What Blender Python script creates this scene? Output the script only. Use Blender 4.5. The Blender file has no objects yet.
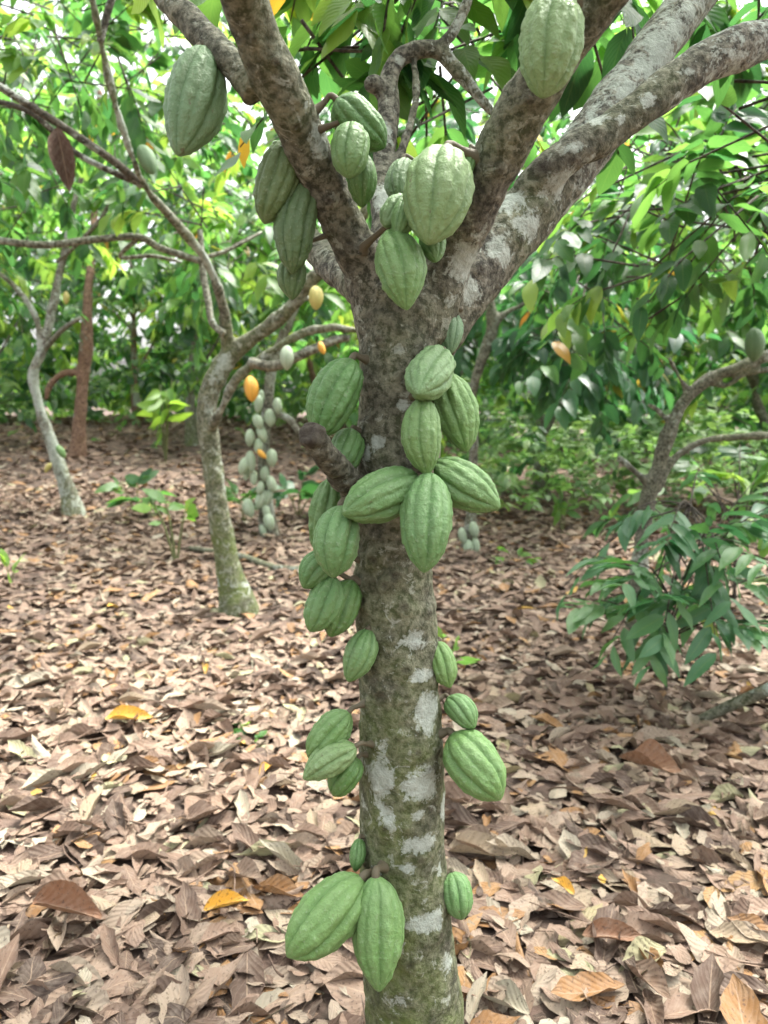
import bpy, math, random
import numpy as np
from mathutils import Vector, noise
from mathutils.bvhtree import BVHTree

R = math.radians
rng = np.random.default_rng(11)
random.seed(11)
scene = bpy.context.scene
COL = scene.collection

# ------------------------------------------------------------------ camera
F_PX, CAM_Z, PITCH = 740.0, 1.35, R(8.23)
CAM = np.array([0.0, 0.0, CAM_Z])
FW = np.array([0, math.cos(PITCH), -math.sin(PITCH)])
UP = np.array([0, math.sin(PITCH), math.cos(PITCH)])
RT = np.array([1.0, 0, 0])


def ray(px, py):
    return (px - 384) / F_PX * RT - (py - 512) / F_PX * UP + FW


def at(px, py, Y):
    """World point seen at a pixel of the photograph, standing Y metres in front of the camera."""
    d = ray(px, py)
    return CAM + d * (Y / d[1])


def ppm(P):
    """metres per pixel at P"""
    return float(np.dot(np.asarray(P) - CAM, FW)) / F_PX


cd = bpy.data.cameras.new('camera')
cam = bpy.data.objects.new('camera', cd)
COL.objects.link(cam)
cam.location = CAM
cam.rotation_euler = (R(90) - PITCH, 0, 0)
cd.sensor_fit = 'VERTICAL'
cd.sensor_height = 24
cd.sensor_width = 18
cd.lens = F_PX / 1024 * 24
cd.clip_start = 0.05
cd.clip_end = 500
cd.dof.use_dof = True
cd.dof.focus_distance = 1.15
cd.dof.aperture_fstop = cd.lens / 5.2
scene.camera = cam


# ------------------------------------------------------------------ terrain
def sstep(a, b, x):
    t = np.clip((x - a) / (b - a), 0, 1)
    return t * t * (3 - 2 * t)


def hgt(x, y):
    x = np.asarray(x, float); y = np.asarray(y, float)
    rise = 1.0 * sstep(5, 17, y) * (0.25 + 0.75 * sstep(3.5, -4, x))
    n = 0.035 * np.sin(1.7 * x + 0.6) * np.sin(1.3 * y + 1.1) + 0.015 * np.sin(4.1 * x + 2) * np.sin(3.7 * y)
    return rise + n


def ground(x, y):
    return float(hgt(x, y))


# ------------------------------------------------------------------ noise (vectorised value noise)
def vnoise(P, seed=0):
    P = np.asarray(P, float)
    i = np.floor(P).astype(np.int64)
    f = P - i
    f = f * f * (3 - 2 * f)
    out = 0.0
    for dx in (0, 1):
        for dy in (0, 1):
            for dz in (0, 1):
                h = (i[:, 0] + dx) * 374761393 + (i[:, 1] + dy) * 668265263 + (i[:, 2] + dz) * 2147483647 + seed * 974634777
                h = (h ^ (h >> 13)) * 1274126177
                h = (h ^ (h >> 16)) & 0xFFFF
                w = (f[:, 0] if dx else 1 - f[:, 0]) * (f[:, 1] if dy else 1 - f[:, 1]) * (f[:, 2] if dz else 1 - f[:, 2])
                out = out + w * (h / 65535.0)
    return out * 2 - 1


def fbm(P, o=3, seed=0):
    s, a = 0, 1.0
    for k in range(o):
        s = s + a * vnoise(P * 2 ** k, seed + k)
        a *= 0.5
    return s


# ------------------------------------------------------------------ mesh helpers
def build_mesh(name, V, F, uv=None, rnd=None, mats=(), midx=None, smooth=True, attrs=None):
    """V (N,3); F: list of index arrays, each (M,k)."""
    me = bpy.data.meshes.new(name)
    V = np.asarray(V, np.float32)
    me.vertices.add(len(V))
    me.vertices.foreach_set('co', V.ravel())
    F = [np.asarray(f, np.int32) for f in F if len(f)]
    loops = np.concatenate([f.ravel() for f in F])
    sizes = np.concatenate([np.full(len(f), f.shape[1], np.int32) for f in F])
    starts = np.concatenate([[0], np.cumsum(sizes)[:-1]]).astype(np.int32)
    me.loops.add(len(loops))
    me.loops.foreach_set('vertex_index', loops)
    me.polygons.add(len(sizes))
    me.polygons.foreach_set('loop_start', starts)
    if smooth:
        me.polygons.foreach_set('use_smooth', np.ones(len(sizes), bool))
    if midx is not None:
        me.polygons.foreach_set('material_index', np.asarray(midx, np.int32))
    for m in mats:
        me.materials.append(m)
    me.update(calc_edges=True)
    if uv is not None:
        l = me.uv_layers.new(name='UVMap')
        l.data.foreach_set('uv', np.asarray(uv, np.float32)[loops].ravel())
    if rnd is not None:
        a = me.attributes.new('rnd', 'FLOAT', 'POINT')
        a.data.foreach_set('value', np.asarray(rnd, np.float32))
    for k, v in (attrs or {}).items():
        a = me.attributes.new(k, 'FLOAT', 'POINT')
        a.data.foreach_set('value', np.asarray(v, np.float32))
    return me


def link(name, me, parent=None, loc=None):
    o = bpy.data.objects.new(name, me)
    COL.objects.link(o)
    if loc is not None:
        o.location = loc
    if parent is not None:
        o.parent = parent
        o.matrix_parent_inverse = parent.matrix_basis.inverted() if parent.type == 'EMPTY' else parent.matrix_basis.inverted()
    return o


def tag(o, label=None, cat=None, group=None, kind=None):
    for k, v in (('label', label), ('category', cat), ('group', group), ('kind', kind)):
        if v:
            o[k] = v
    return o


def thing(name, label, cat, loc, group=None):
    o = bpy.data.objects.new(name, None)
    COL.objects.link(o)
    o.location = [float(v) for v in loc]
    o.empty_display_size = 0.1
    return tag(o, label, cat, group)


def catmull(P, n):
    P = np.asarray(P, float)
    P = np.vstack([2 * P[0] - P[1], P, 2 * P[-1] - P[-2]])
    out = []
    for i in range(1, len(P) - 2):
        a, b, c, d = P[i - 1], P[i], P[i + 1], P[i + 2]
        t = np.linspace(0, 1, n, endpoint=False)[:, None]
        out.append(0.5 * (2 * b + (c - a) * t + (2 * a - 5 * b + 4 * c - d) * t ** 2 + (3 * b - a - 3 * c + d) * t ** 3))
    out.append(P[-2][None])
    return np.vstack(out)


def tube(path, seg=10, sub=5, cap=True):
    """path rows (x,y,z,r) -> V, quads, tris, uv"""
    C = catmull(path, sub)
    c, r = C[:, :3], np.maximum(C[:, 3], 1e-4)
    T = np.gradient(c, axis=0)
    T /= np.linalg.norm(T, axis=1)[:, None] + 1e-12
    ref = np.array([1.0, 0, 0]) if abs(T[0][0]) < 0.8 else np.array([0, 1.0, 0])
    N = []
    n = ref - T[0] * np.dot(ref, T[0])
    for t in T:
        n = n - t * np.dot(n, t)
        n /= np.linalg.norm(n)
        N.append(n)
    N = np.array(N)
    B = np.cross(T, N)
    th = np.linspace(0, 2 * math.pi, seg, endpoint=False)
    V = (c[:, None] + r[:, None, None] * (np.cos(th)[None, :, None] * N[:, None] + np.sin(th)[None, :, None] * B[:, None])).reshape(-1, 3)
    k = len(c)
    i, j = np.meshgrid(np.arange(k - 1), np.arange(seg), indexing='ij')
    a = i * seg + j
    b = i * seg + (j + 1) % seg
    Q = np.stack([a, b, b + seg, a + seg], -1).reshape(-1, 4)
    Tr = np.zeros((0, 3), int)
    if cap:
        V = np.vstack([V, c[0], c[-1]])
        s, e = k * seg, k * seg + 1
        jj = np.arange(seg)
        Tr = np.vstack([np.stack([np.full(seg, s), (jj + 1) % seg, jj], -1),
                        np.stack([np.full(seg, e), (k - 1) * seg + jj, (k - 1) * seg + (jj + 1) % seg], -1)])
    return V, Q, Tr


class Acc:
    """collects tubes into one mesh"""
    def __init__(s):
        s.V, s.Q, s.T, s.n = [], [], [], 0

    def add(s, V, Q, T=None):
        s.V.append(V); s.Q.append(Q + s.n)
        if T is not None and len(T):
            s.T.append(T + s.n)
        s.n += len(V)

    def tube(s, path, seg=10, sub=5):
        s.add(*tube(path, seg, sub))

    def faces(s):
        f = [np.vstack(s.Q)]
        if s.T:
            f.append(np.vstack(s.T))
        return f

    def mesh(s, name, mats=(), attrs=None):
        return build_mesh(name, np.vstack(s.V), s.faces(), mats=mats, attrs=attrs)


def px_path(pts):
    """(px,py,width_px,Y) -> (x,y,z,r)"""
    out = []
    for px, py, w, Y in pts:
        P = at(px, py, Y)
        out.append([*P, w / 2 * ppm(P)])
    return out


def remeshed(name, paths, voxel, smooth=8, seg=16, sub=8):
    a = Acc()
    for p in paths:
        a.tube(p, seg, sub)
    me = a.mesh(name + '_raw')
    o = bpy.data.objects.new(name + '_raw', me)
    COL.objects.link(o)
    m = o.modifiers.new('r', 'REMESH'); m.mode = 'VOXEL'; m.voxel_size = voxel
    m = o.modifiers.new('s', 'SMOOTH'); m.factor = 0.5; m.iterations = smooth
    dg = bpy.context.evaluated_depsgraph_get()
    ev = o.evaluated_get(dg)
    out = bpy.data.meshes.new_from_object(ev)
    out.name = name
    bpy.data.objects.remove(o); bpy.data.meshes.remove(me)
    out.polygons.foreach_set('use_smooth', np.ones(len(out.polygons), bool))
    return out


def co(me):
    v = np.empty(len(me.vertices) * 3, np.float32)
    me.vertices.foreach_get('co', v)
    return v.reshape(-1, 3).astype(float)


def normals(me):
    v = np.empty(len(me.vertices) * 3, np.float32)
    me.vertex_normals.foreach_get('vector', v)
    return v.reshape(-1, 3).astype(float)


def set_attr(me, k, v):
    a = me.attributes.get(k) or me.attributes.new(k, 'FLOAT', 'POINT')
    a.data.foreach_set('value', np.asarray(v, np.float32))


# ------------------------------------------------------------------ materials
class NT:
    def __init__(s, name):
        s.m = bpy.data.materials.new(name)
        s.m.use_nodes = True
        s.t = s.m.node_tree
        s.t.nodes.clear()
        s.out = s.n('ShaderNodeOutputMaterial')

    def n(s, typ, **kw):
        n = s.t.nodes.new(typ)
        for k, v in kw.items():
            if k.startswith('i_'):
                n.inputs[k[2:].replace('_', ' ')].default_value = v
            else:
                setattr(n, k, v)
        return n

    def l(s, a, b):
        s.t.links.new(a, b)

    def ramp(s, fac, stops, interp='LINEAR'):
        r = s.n('ShaderNodeValToRGB')
        r.color_ramp.interpolation = interp
        el = r.color_ramp.elements
        while len(el) > 1:
            el.remove(el[-1])
        for i, (p, c) in enumerate(stops):
            e = el[0] if i == 0 else el.new(p)
            e.position = p
            e.color = (*c, 1) if len(c) == 3 else c
        s.l(fac, r.inputs[0])
        return r.outputs[0]

    def noise(s, scale, detail=4, rough=0.6, vec=None, dist=0.0):
        n = s.n('ShaderNodeTexNoise')
        n.inputs['Scale'].default_value = scale
        n.inputs['Detail'].default_value = detail
        n.inputs['Roughness'].default_value = rough
        n.inputs['Distortion'].default_value = dist
        if vec is not None:
            s.l(vec, n.inputs['Vector'])
        return n.outputs['Fac']

    def mix(s, fac, a, b, blend='MIX'):
        n = s.n('ShaderNodeMix')
        n.data_type = 'RGBA'
        n.blend_type = blend
        for v, i in ((fac, n.inputs[0]), (a, n.inputs[6]), (b, n.inputs[7])):
            if isinstance(v, (int, float)):
                i.default_value = v
            elif isinstance(v, tuple):
                i.default_value = (*v, 1)
            else:
                s.l(v, i)
        return n.outputs[2]

    def math(s, op, a, b=None, clamp=False):
        n = s.n('ShaderNodeMath')
        n.operation = op
        n.use_clamp = clamp
        for v, i in ((a, n.inputs[0]), (b, n.inputs[1])):
            if v is None:
                continue
            if isinstance(v, (int, float)):
                i.default_value = v
            else:
                s.l(v, i)
        return n.outputs[0]

    def attr(s, name):
        n = s.n('ShaderNodeAttribute')
        n.attribute_name = name
        return n.outputs['Fac']

    def bump(s, h, strength, dist):
        b = s.n('ShaderNodeBump')
        b.inputs['Strength'].default_value = strength
        b.inputs['Distance'].default_value = dist
        s.l(h, b.inputs['Height'])
        return b.outputs[0]

    def prin(s, col, rough=0.6, spec=0.5, normal=None):
        p = s.n('ShaderNodeBsdfPrincipled')
        for v, k in ((col, 'Base Color'), (rough, 'Roughness')):
            if isinstance(v, (int, float)):
                p.inputs[k].default_value = v
            elif isinstance(v, tuple):
                p.inputs[k].default_value = (*v, 1)
            else:
                s.l(v, p.inputs[k])
        p.inputs['Specular IOR Level'].default_value = spec
        if normal is not None:
            s.l(normal, p.inputs['Normal'])
        return p.outputs[0]

    def done(s, sh):
        s.l(sh, s.out.inputs['Surface'])
        return s.m


def leaf_material(name, stops, trans, tstops, rough=0.4, veins=True):
    t = NT(name)
    r = t.attr('rnd')
    c = t.ramp(r, stops)
    tc = t.ramp(r, tstops)
    nor = None
    if veins:
        uv = t.n('ShaderNodeUVMap'); uv.uv_map = 'UVMap'
        sp = t.n('ShaderNodeSeparateXYZ'); t.l(uv.outputs[0], sp.inputs[0])
        av = t.math('ABSOLUTE', t.math('SUBTRACT', sp.outputs[1], 0.5))
        ph = t.math('ADD', t.math('MULTIPLY', sp.outputs[0], 60.0), t.math('MULTIPLY', av, -38.0))
        w = t.math('SINE', ph)
        mid = t.math('LESS_THAN', av, 0.025)
        vein = t.math('MAXIMUM', t.math('MULTIPLY', t.math('GREATER_THAN', w, 0.9), 0.5), mid)
        c = t.mix(t.math('MULTIPLY', vein, 0.35), c, (0.22, 0.32, 0.08))
        nor = t.bump(w, 0.18, 0.004)
    p = t.prin(c, rough, 0.5, nor)
    tr = t.n('ShaderNodeBsdfTranslucent')
    t.l(tc, tr.inputs[0])
    mx = t.n('ShaderNodeMixShader')
    mx.inputs[0].default_value = trans
    t.l(p, mx.inputs[1]); t.l(tr.outputs[0], mx.inputs[2])
    return t.done(mx.outputs[0])


GREEN = [(0, (0.018, 0.07, 0.028)), (0.35, (0.04, 0.125, 0.036)), (0.7, (0.095, 0.215, 0.04)), (0.9, (0.16, 0.29, 0.05)), (0.965, (0.24, 0.33, 0.055)), (0.985, (0.45, 0.27, 0.03)), (1, (0.22, 0.09, 0.03))]
GREEN_T = [(0, (0.06, 0.20, 0.05)), (0.35, (0.13, 0.33, 0.06)), (0.7, (0.25, 0.47, 0.075)), (0.9, (0.40, 0.60, 0.09)), (0.965, (0.46, 0.68, 0.08)), (0.985, (0.75, 0.42, 0.04)), (1, (0.35, 0.13, 0.03))]
M_LEAF = leaf_material('cacao_foliage', GREEN, 0.5, GREEN_T)
DARK = [(0, (0.022, 0.075, 0.036)), (0.6, (0.04, 0.125, 0.05)), (0.93, (0.08, 0.19, 0.05)), (1, (0.25, 0.17, 0.03))]
DARK_T = [(0, (0.05, 0.19, 0.06)), (0.6, (0.09, 0.30, 0.07)), (0.93, (0.18, 0.44, 0.07)), (1, (0.5, 0.3, 0.04))]
M_DARK = leaf_material('dark_foliage', DARK, 0.35, DARK_T, rough=0.34)
SAP = [(0, (0.035, 0.115, 0.05)), (0.6, (0.07, 0.185, 0.075)), (0.93, (0.09, 0.20, 0.07)), (1, (0.3, 0.2, 0.04))]
SAP_T = [(0, (0.05, 0.2, 0.07)), (0.6, (0.10, 0.30, 0.09)), (0.93, (0.16, 0.4, 0.08)), (1, (0.5, 0.3, 0.04))]
M_SAPLING = leaf_material('sapling_foliage', SAP, 0.33, SAP_T, rough=0.36)
LIME = [(0, (0.05, 0.15, 0.035)), (0.5, (0.09, 0.21, 0.05)), (1, (0.17, 0.30, 0.06))]
LIME_T = [(0, (0.18, 0.45, 0.04)), (0.5, (0.28, 0.58, 0.05)), (1, (0.42, 0.66, 0.07))]
UNDER = [(0, (0.06, 0.15, 0.05)), (0.5, (0.12, 0.23, 0.075)), (1, (0.20, 0.32, 0.10))]
UNDER_T = [(0, (0.14, 0.34, 0.08)), (0.5, (0.24, 0.46, 0.10)), (1, (0.36, 0.58, 0.13))]
M_UNDER = leaf_material('undergrowth_foliage', UNDER, 0.4, UNDER_T, rough=0.45)
M_LIME = leaf_material('young_foliage', LIME, 0.45, LIME_T, rough=0.45)
FARS = [(0, (0.03, 0.095, 0.04)), (0.5, (0.07, 0.18, 0.045)), (0.85, (0.13, 0.26, 0.05)), (1, (0.2, 0.3, 0.05))]
M_FAR = leaf_material('forest_foliage', FARS, 0.5, GREEN_T[:5], veins=False)


def litter_material(name, stops, rough=0.75):
    t = NT(name)
    r = t.attr('rnd')
    c = t.ramp(r, stops)
    g = t.n('ShaderNodeNewGeometry')
    n1 = t.noise(45, 3, 0.6, g.outputs['Position'])
    c = t.mix(t.math('MULTIPLY', t.math('SUBTRACT', n1, 0.42, True), 1.6, True), c, t.mix(0.5, c, (0.34, 0.29, 0.23)))
    n2 = t.noise(130, 2, 0.5, g.outputs['Position'])
    c = t.mix(t.math('MULTIPLY', t.math('GREATER_THAN', n2, 0.63), 0.6), c, (0.06, 0.04, 0.03))
    uv = t.n('ShaderNodeUVMap'); uv.uv_map = 'UVMap'
    sp = t.n('ShaderNodeSeparateXYZ'); t.l(uv.outputs[0], sp.inputs[0])
    av = t.math('ABSOLUTE', t.math('SUBTRACT', sp.outputs[1], 0.5))
    w = t.math('SINE', t.math('ADD', t.math('MULTIPLY', sp.outputs[0], 55.0), t.math('MULTIPLY', av, -34.0)))
    mid = t.math('LESS_THAN', av, 0.022)
    c = t.mix(t.math('MULTIPLY', mid, 0.5), c, (0.34, 0.25, 0.17))
    c = t.mix(t.math('MULTIPLY', t.math('GREATER_THAN', w, 0.88), 0.12), c, (0.36, 0.27, 0.19))
    h = t.math('ADD', t.math('MULTIPLY', w, 0.5), t.math('MULTIPLY', n2, 0.8))
    p = t.prin(c, rough, 0.35, t.bump(h, 0.3, 0.004))
    tr = t.n('ShaderNodeBsdfTranslucent')
    t.l(c, tr.inputs[0])
    mx = t.n('ShaderNodeMixShader'); mx.inputs[0].default_value = 0.1
    t.l(p, mx.inputs[1]); t.l(tr.outputs[0], mx.inputs[2])
    return t.done(mx.outputs[0])


LIT = [(0, (0.060, 0.036, 0.027)), (0.16, (0.125, 0.074, 0.054)), (0.32, (0.20, 0.122, 0.089)), (0.48, (0.245, 0.154, 0.114)),
       (0.62, (0.275, 0.185, 0.138)), (0.78, (0.30, 0.22, 0.168)), (0.87, (0.35, 0.30, 0.235)), (0.905, (0.25, 0.12, 0.048)), (0.95, (0.31, 0.16, 0.062)),
       (0.972, (0.31, 0.28, 0.165)), (0.99, (0.37, 0.335, 0.21)), (1.0, (0.48, 0.28, 0.05))]
LIT = [(p, (c[0] * .86, c[1] * .92, c[2] * .87)) for p, c in LIT]
M_LITTER = litter_material('dry_leaf', LIT)
M_YELLOW = litter_material('yellow_dry_leaf', [(0, (0.55, 0.30, 0.04)), (1, (0.65, 0.40, 0.06))], 0.6)
M_RUST = litter_material('rust_dry_leaf', [(0, (0.17, 0.085, 0.045)), (1, (0.25, 0.13, 0.07))], 0.65)


def ground_material():
    t = NT('soil')
    g = t.n('ShaderNodeNewGeometry')
    n = t.noise(9, 6, 0.65, g.outputs['Position'])
    v = t.n('ShaderNodeTexVoronoi'); v.inputs['Scale'].default_value = 11
    t.l(g.outputs['Position'], v.inputs['Vector'])
    sp = t.n('ShaderNodeSeparateColor'); t.l(v.outputs['Color'], sp.inputs[0])
    c1 = t.ramp(sp.outputs[0], [(0, (0.05, 0.036, 0.028)), (0.5, (0.11, 0.075, 0.058)), (1, (0.20, 0.14, 0.11))])
    c = t.mix(t.ramp(n, [(0.4, (0, 0, 0)), (0.65, (1, 1, 1))]), c1, (0.06, 0.046, 0.035))
    h = t.math('ADD', v.outputs['Distance'], n)
    return t.done(t.prin(c, 0.9, 0.2, t.bump(h, 0.8, 0.03)))


def bark_material(name, base, pale, moss_amt=1.0, scale=1.0, lich_noise=0.62):
    """attributes: lichen, moss, dark (0..1, where the bark carries each)"""
    t = NT(name)
    g = t.n('ShaderNodeNewGeometry')
    P = g.outputs['Position']
    n1 = t.noise(16 * scale, 6, 0.65, P)
    n2 = t.noise(85 * scale, 4, 0.65, P)
    n3 = t.noise(38 * scale, 5, 0.7, P, 0.6)
    n4 = t.noise(210 * scale, 3, 0.6, P)
    c = t.mix(t.ramp(n1, [(0.35, (0, 0, 0)), (0.65, (1, 1, 1))]), base, pale)
    c = t.mix(t.ramp(n2, [(0.40, (1, 1, 1)), (0.56, (0, 0, 0))]), c, tuple(v * 0.38 for v in base))
    c = t.mix(t.ramp(n2, [(0.60, (0, 0, 0)), (0.72, (0.6, 0.6, 0.6))]), c, tuple(min(1, v * 1.7) for v in pale))
    # moss / algae
    mo = t.math('MULTIPLY', t.attr('moss'), t.ramp(n1, [(0.30, (0.15, 0.15, 0.15)), (0.62, (1, 1, 1))]))
    mcol = t.mix(n2, (0.045, 0.070, 0.014), (0.15, 0.185, 0.05))
    c = t.mix(t.math('MULTIPLY', mo, moss_amt, True), c, mcol)
    # scattered small crusts
    sc = t.ramp(n3, [(lich_noise, (0, 0, 0)), (lich_noise + 0.05, (1, 1, 1))])
    li = t.math('ADD', t.attr('lichen'), t.math('MULTIPLY', t.math('SUBTRACT', n3, 0.5), 1.7))
    li = t.math('ADD', li, t.math('MULTIPLY', t.math('SUBTRACT', n4, 0.5), 0.7))
    lm = t.ramp(li, [(0.36, (0, 0, 0)), (0.44, (0.55, 0.55, 0.55)), (0.62, (1, 1, 1))])
    lcol = t.mix(n2, (0.22, 0.25, 0.20), (0.44, 0.48, 0.42))
    c = t.mix(t.math('MULTIPLY', sc, 0.55), c, (0.33, 0.35, 0.28))
    c = t.mix(t.math('MULTIPLY', lm, 0.92), c, lcol)
    c = t.mix(t.math('MULTIPLY', t.attr('dark'), 0.85), c, (0.03, 0.022, 0.016))
    h = t.math('ADD', t.math('MULTIPLY', n2, 1.0), t.math('ADD', t.math('MULTIPLY', n4, 0.5), t.math('MULTIPLY', lm, -0.12)))
    return t.done(t.prin(c, 0.85, 0.3, t.bump(h, 0.8, 0.006 / scale)))


M_BARK = bark_material('cacao_bark', (0.090, 0.085, 0.064), (0.215, 0.206, 0.16), lich_noise=0.58)
M_BARK_PALE = bark_material('pale_lichen_bark', (0.125, 0.118, 0.09), (0.28, 0.265, 0.215), 1.0, 0.6, 0.54)
M_BARK_RED = bark_material('reddish_bark', (0.19, 0.11, 0.072), (0.31, 0.20, 0.14), 0.4, 0.5, 0.75)
M_BARK_DARK = bark_material('dark_branch_bark', (0.06, 0.05, 0.04), (0.12, 0.10, 0.08), 0.6, 0.7, 0.66)


def pod_material():
    t = NT('cacao_pod_skin')
    oi = t.n('ShaderNodeObjectInfo')
    tc = t.n('ShaderNodeTexCoord')
    P = tc.outputs['Object']
    n1 = t.noise(28, 4, 0.6, P)
    n2 = t.noise(170, 3, 0.6, P)
    n3 = t.noise(420, 2, 0.5, P)
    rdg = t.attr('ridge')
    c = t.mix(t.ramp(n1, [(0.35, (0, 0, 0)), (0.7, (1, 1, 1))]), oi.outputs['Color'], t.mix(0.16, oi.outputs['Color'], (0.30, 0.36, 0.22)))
    c = t.mix(t.math('MULTIPLY', t.math('SUBTRACT', 1.0, rdg), 0.7), c, t.mix(1.0, c, (0.42, 0.56, 0.34), 'MULTIPLY'))  # furrow shading darkened into the skin colour, beside naturally paler ridges
    c = t.mix(t.ramp(n2, [(0.58, (0, 0, 0)), (0.70, (0.55, 0.55, 0.55))]), c, t.mix(0.45, c, (0.34, 0.42, 0.28)))
    c = t.mix(t.ramp(n3, [(0.66, (0, 0, 0)), (0.72, (0.6, 0.6, 0.6))]), c, (0.10, 0.085, 0.04))
    n5 = t.noise(55, 4, 0.65, P)
    c = t.mix(t.ramp(n5, [(0.67, (0, 0, 0)), (0.73, (0.75, 0.75, 0.75))]), c, (0.085, 0.065, 0.03))
    h = t.math('ADD', n2, t.math('MULTIPLY', n3, 0.4))
    p = t.n('ShaderNodeBsdfPrincipled')
    t.l(c, p.inputs['Base Color'])
    p.inputs['Roughness'].default_value = 0.52
    p.inputs['Specular IOR Level'].default_value = 0.42
    t.l(t.bump(h, 0.55, 0.004), p.inputs['Normal'])
    return t.done(p.outputs[0])


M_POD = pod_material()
t_ = NT('pod_stalk_skin')
M_STALK = t_.done(t_.prin(t_.ramp(t_.noise(120), [(0.3, (0.055, 0.045, 0.028)), (0.7, (0.13, 0.11, 0.06))]), 0.7))
t_ = NT('green_stem')
M_STEM = t_.done(t_.prin(t_.ramp(t_.noise(60), [(0.3, (0.06, 0.08, 0.025)), (0.7, (0.16, 0.17, 0.06))]), 0.6))
t_ = NT('cut_wood')
g_ = t_.n('ShaderNodeNewGeometry')
M_CUT = t_.done(t_.prin(t_.ramp(t_.noise(150, 4, 0.7, g_.outputs['Position']), [(0.3, (0.02, 0.015, 0.012)), (0.7, (0.12, 0.085, 0.055))]), 0.9,
                        0.2, t_.bump(t_.noise(150, 4, 0.7, g_.outputs['Position']), 1.0, 0.01)))

# ------------------------------------------------------------------ ground
ax = np.concatenate([np.linspace(-90, -20, 12)[:-1], np.linspace(-20, 20, 161), np.linspace(20, 90, 12)[1:]])
ay = np.concatenate([np.linspace(-60, -4, 8)[:-1], np.linspace(-4, 26, 121), np.linspace(26, 110, 12)[1:]])
gx, gy = np.meshgrid(ax, ay, indexing='ij')
GV = np.stack([gx, gy, hgt(gx, gy)], -1).reshape(-1, 3)
na, nb = len(ax), len(ay)
i, j = np.meshgrid(np.arange(na - 1), np.arange(nb - 1), indexing='ij')
q = i * nb + j
GF = np.stack([q, q + nb, q + nb + 1, q + 1], -1).reshape(-1, 4)
tag(link('ground', build_mesh('ground', GV, [GF], mats=[ground_material()])), kind='structure')


# ------------------------------------------------------------------ leaves
def leaf_template(nl, w=0.19, fold=0.25, droop=0.22, wave=0.0, curl=0.0, twist=0.0, nw=1, seed=0, rag=0.0):
    """unit-length leaf along +x, tip pointed; columns across 2*nw+1"""
    r = np.random.default_rng(seed)
    us = np.linspace(0, 1, nl + 1)
    vs = np.linspace(-1, 1, 2 * nw + 1)
    V, UV = [], []
    ph = r.uniform(0, 6.28, 4)
    for u in us:
        hw = w * max(0.0, math.sin(math.pi * min(1, u ** 0.85))) ** 0.75
        if u > 0.86:
            hw *= 0.55 + 0.45 * (1 - u) / 0.14
        hw = max(hw, 0.006)
        for v in vs:
            y = v * hw
            if rag and abs(v) == 1:
                y *= 1 - rag * r.uniform(0, 1) ** 2
            z = fold * abs(y) - droop * u * u + wave * hw / w * math.sin(9 * u + ph[0] + (1.5 if v > 0 else 0)) * abs(v)
            z += 0.75 * curl * (v * hw / w) ** 2 + curl * 0.5 * (u - 0.5) ** 2 * math.cos(ph[1])
            tw = twist * (u - 0.5)
            V.append((u, y * math.cos(tw) - z * math.sin(tw) * 0.3, z + y * math.sin(tw)))
            UV.append((u, 0.5 + v * 0.5))
    c = 2 * nw + 1
    F = []
    for a in range(nl):
        for b in range(c - 1):
            k = a * c + b
            F.append((k, k + c, k + c + 1, k + 1))
    return np.array(V), np.array(UV), np.array(F)


T_NEAR = [leaf_template(7, w, fo, d, wv, seed=k) for k, (w, fo, d, wv) in enumerate([(0.21, 0.3, 0.2, 0.02), (0.24, 0.2, 0.34, 0.03), (0.2, 0.45, 0.28, 0.025), (0.26, 0.15, 0.12, 0.035), (0.22, 0.1, 0.45, 0.04), (0.19, -0.15, 0.05, 0.03)])]
T_MID = [leaf_template(4, w, fo, d, seed=k) for k, (w, fo, d) in enumerate([(0.22, 0.3, 0.2), (0.25, 0.15, 0.34), (0.21, 0.45, 0.26)])]
T_FAR = [leaf_template(3, w, fo, d, seed=k) for k, (w, fo, d) in enumerate([(0.24, 0.3, 0.2), (0.26, 0.1, 0.4)])]
T_DRY = [leaf_template(10, w, fo, d, wv, cu, tw, nw=2, seed=20 + k, rag=0.4) for k, (w, fo, d, wv, cu, tw) in enumerate([
    (0.19, 0.1, 0.05, 0.03, 0.10, 0.3), (0.21, -0.1, -0.08, 0.035, -0.09, -0.5), (0.18, 0.3, 0.15, 0.03, 0.16, 0.8), (0.2, 0.0, 0.0, 0.03, 0.04, 0.2),
    (0.17, 0.2, -0.25, 0.03, 0.22, 0.5), (0.22, -0.2, 0.22, 0.04, -0.15, -0.9), (0.2, 0.05, 0.08, 0.02, 0.05, 0.0), (0.16, 0.1, 0.2, 0.02, 0.30, 1.2)])]
T_FINE = [leaf_template(26, w, fo, d, wv, cu, tw, nw=4, seed=80 + k, rag=0.1) for k, (w, fo, d, wv, cu, tw) in enumerate([(0.19, 0.2, 0.1, 0.03, 0.25, 0.5), (0.21, 0.1, -0.1, 0.04, 0.35, 0.9), (0.17, 0.1, 0.15, 0.03, 0.40, -0.7)])]
T_FLAT = [leaf_template(16, w, fo, d, wv, cu, tw, nw=3, seed=90 + k, rag=0.22) for k, (w, fo, d, wv, cu, tw) in enumerate([(0.21, 0.06, 0.04, 0.02, 0.04, 0.15), (0.19, -0.08, -0.05, 0.025, -0.05, -0.2), (0.23, 0.1, 0.08, 0.025, 0.08, 0.3)])]
T_DRYF = [leaf_template(3, w, fo, d, 0.02, cu, tw, nw=1, seed=40 + k) for k, (w, fo, d, cu, tw) in enumerate([
    (0.2, 0.1, 0.05, 0.1, 0.3), (0.22, -0.15, -0.1, -0.1, -0.5), (0.19, 0.3, 0.15, 0.16, 0.8), (0.21, 0.1, -0.2, 0.18, 0.5)])]


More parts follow.
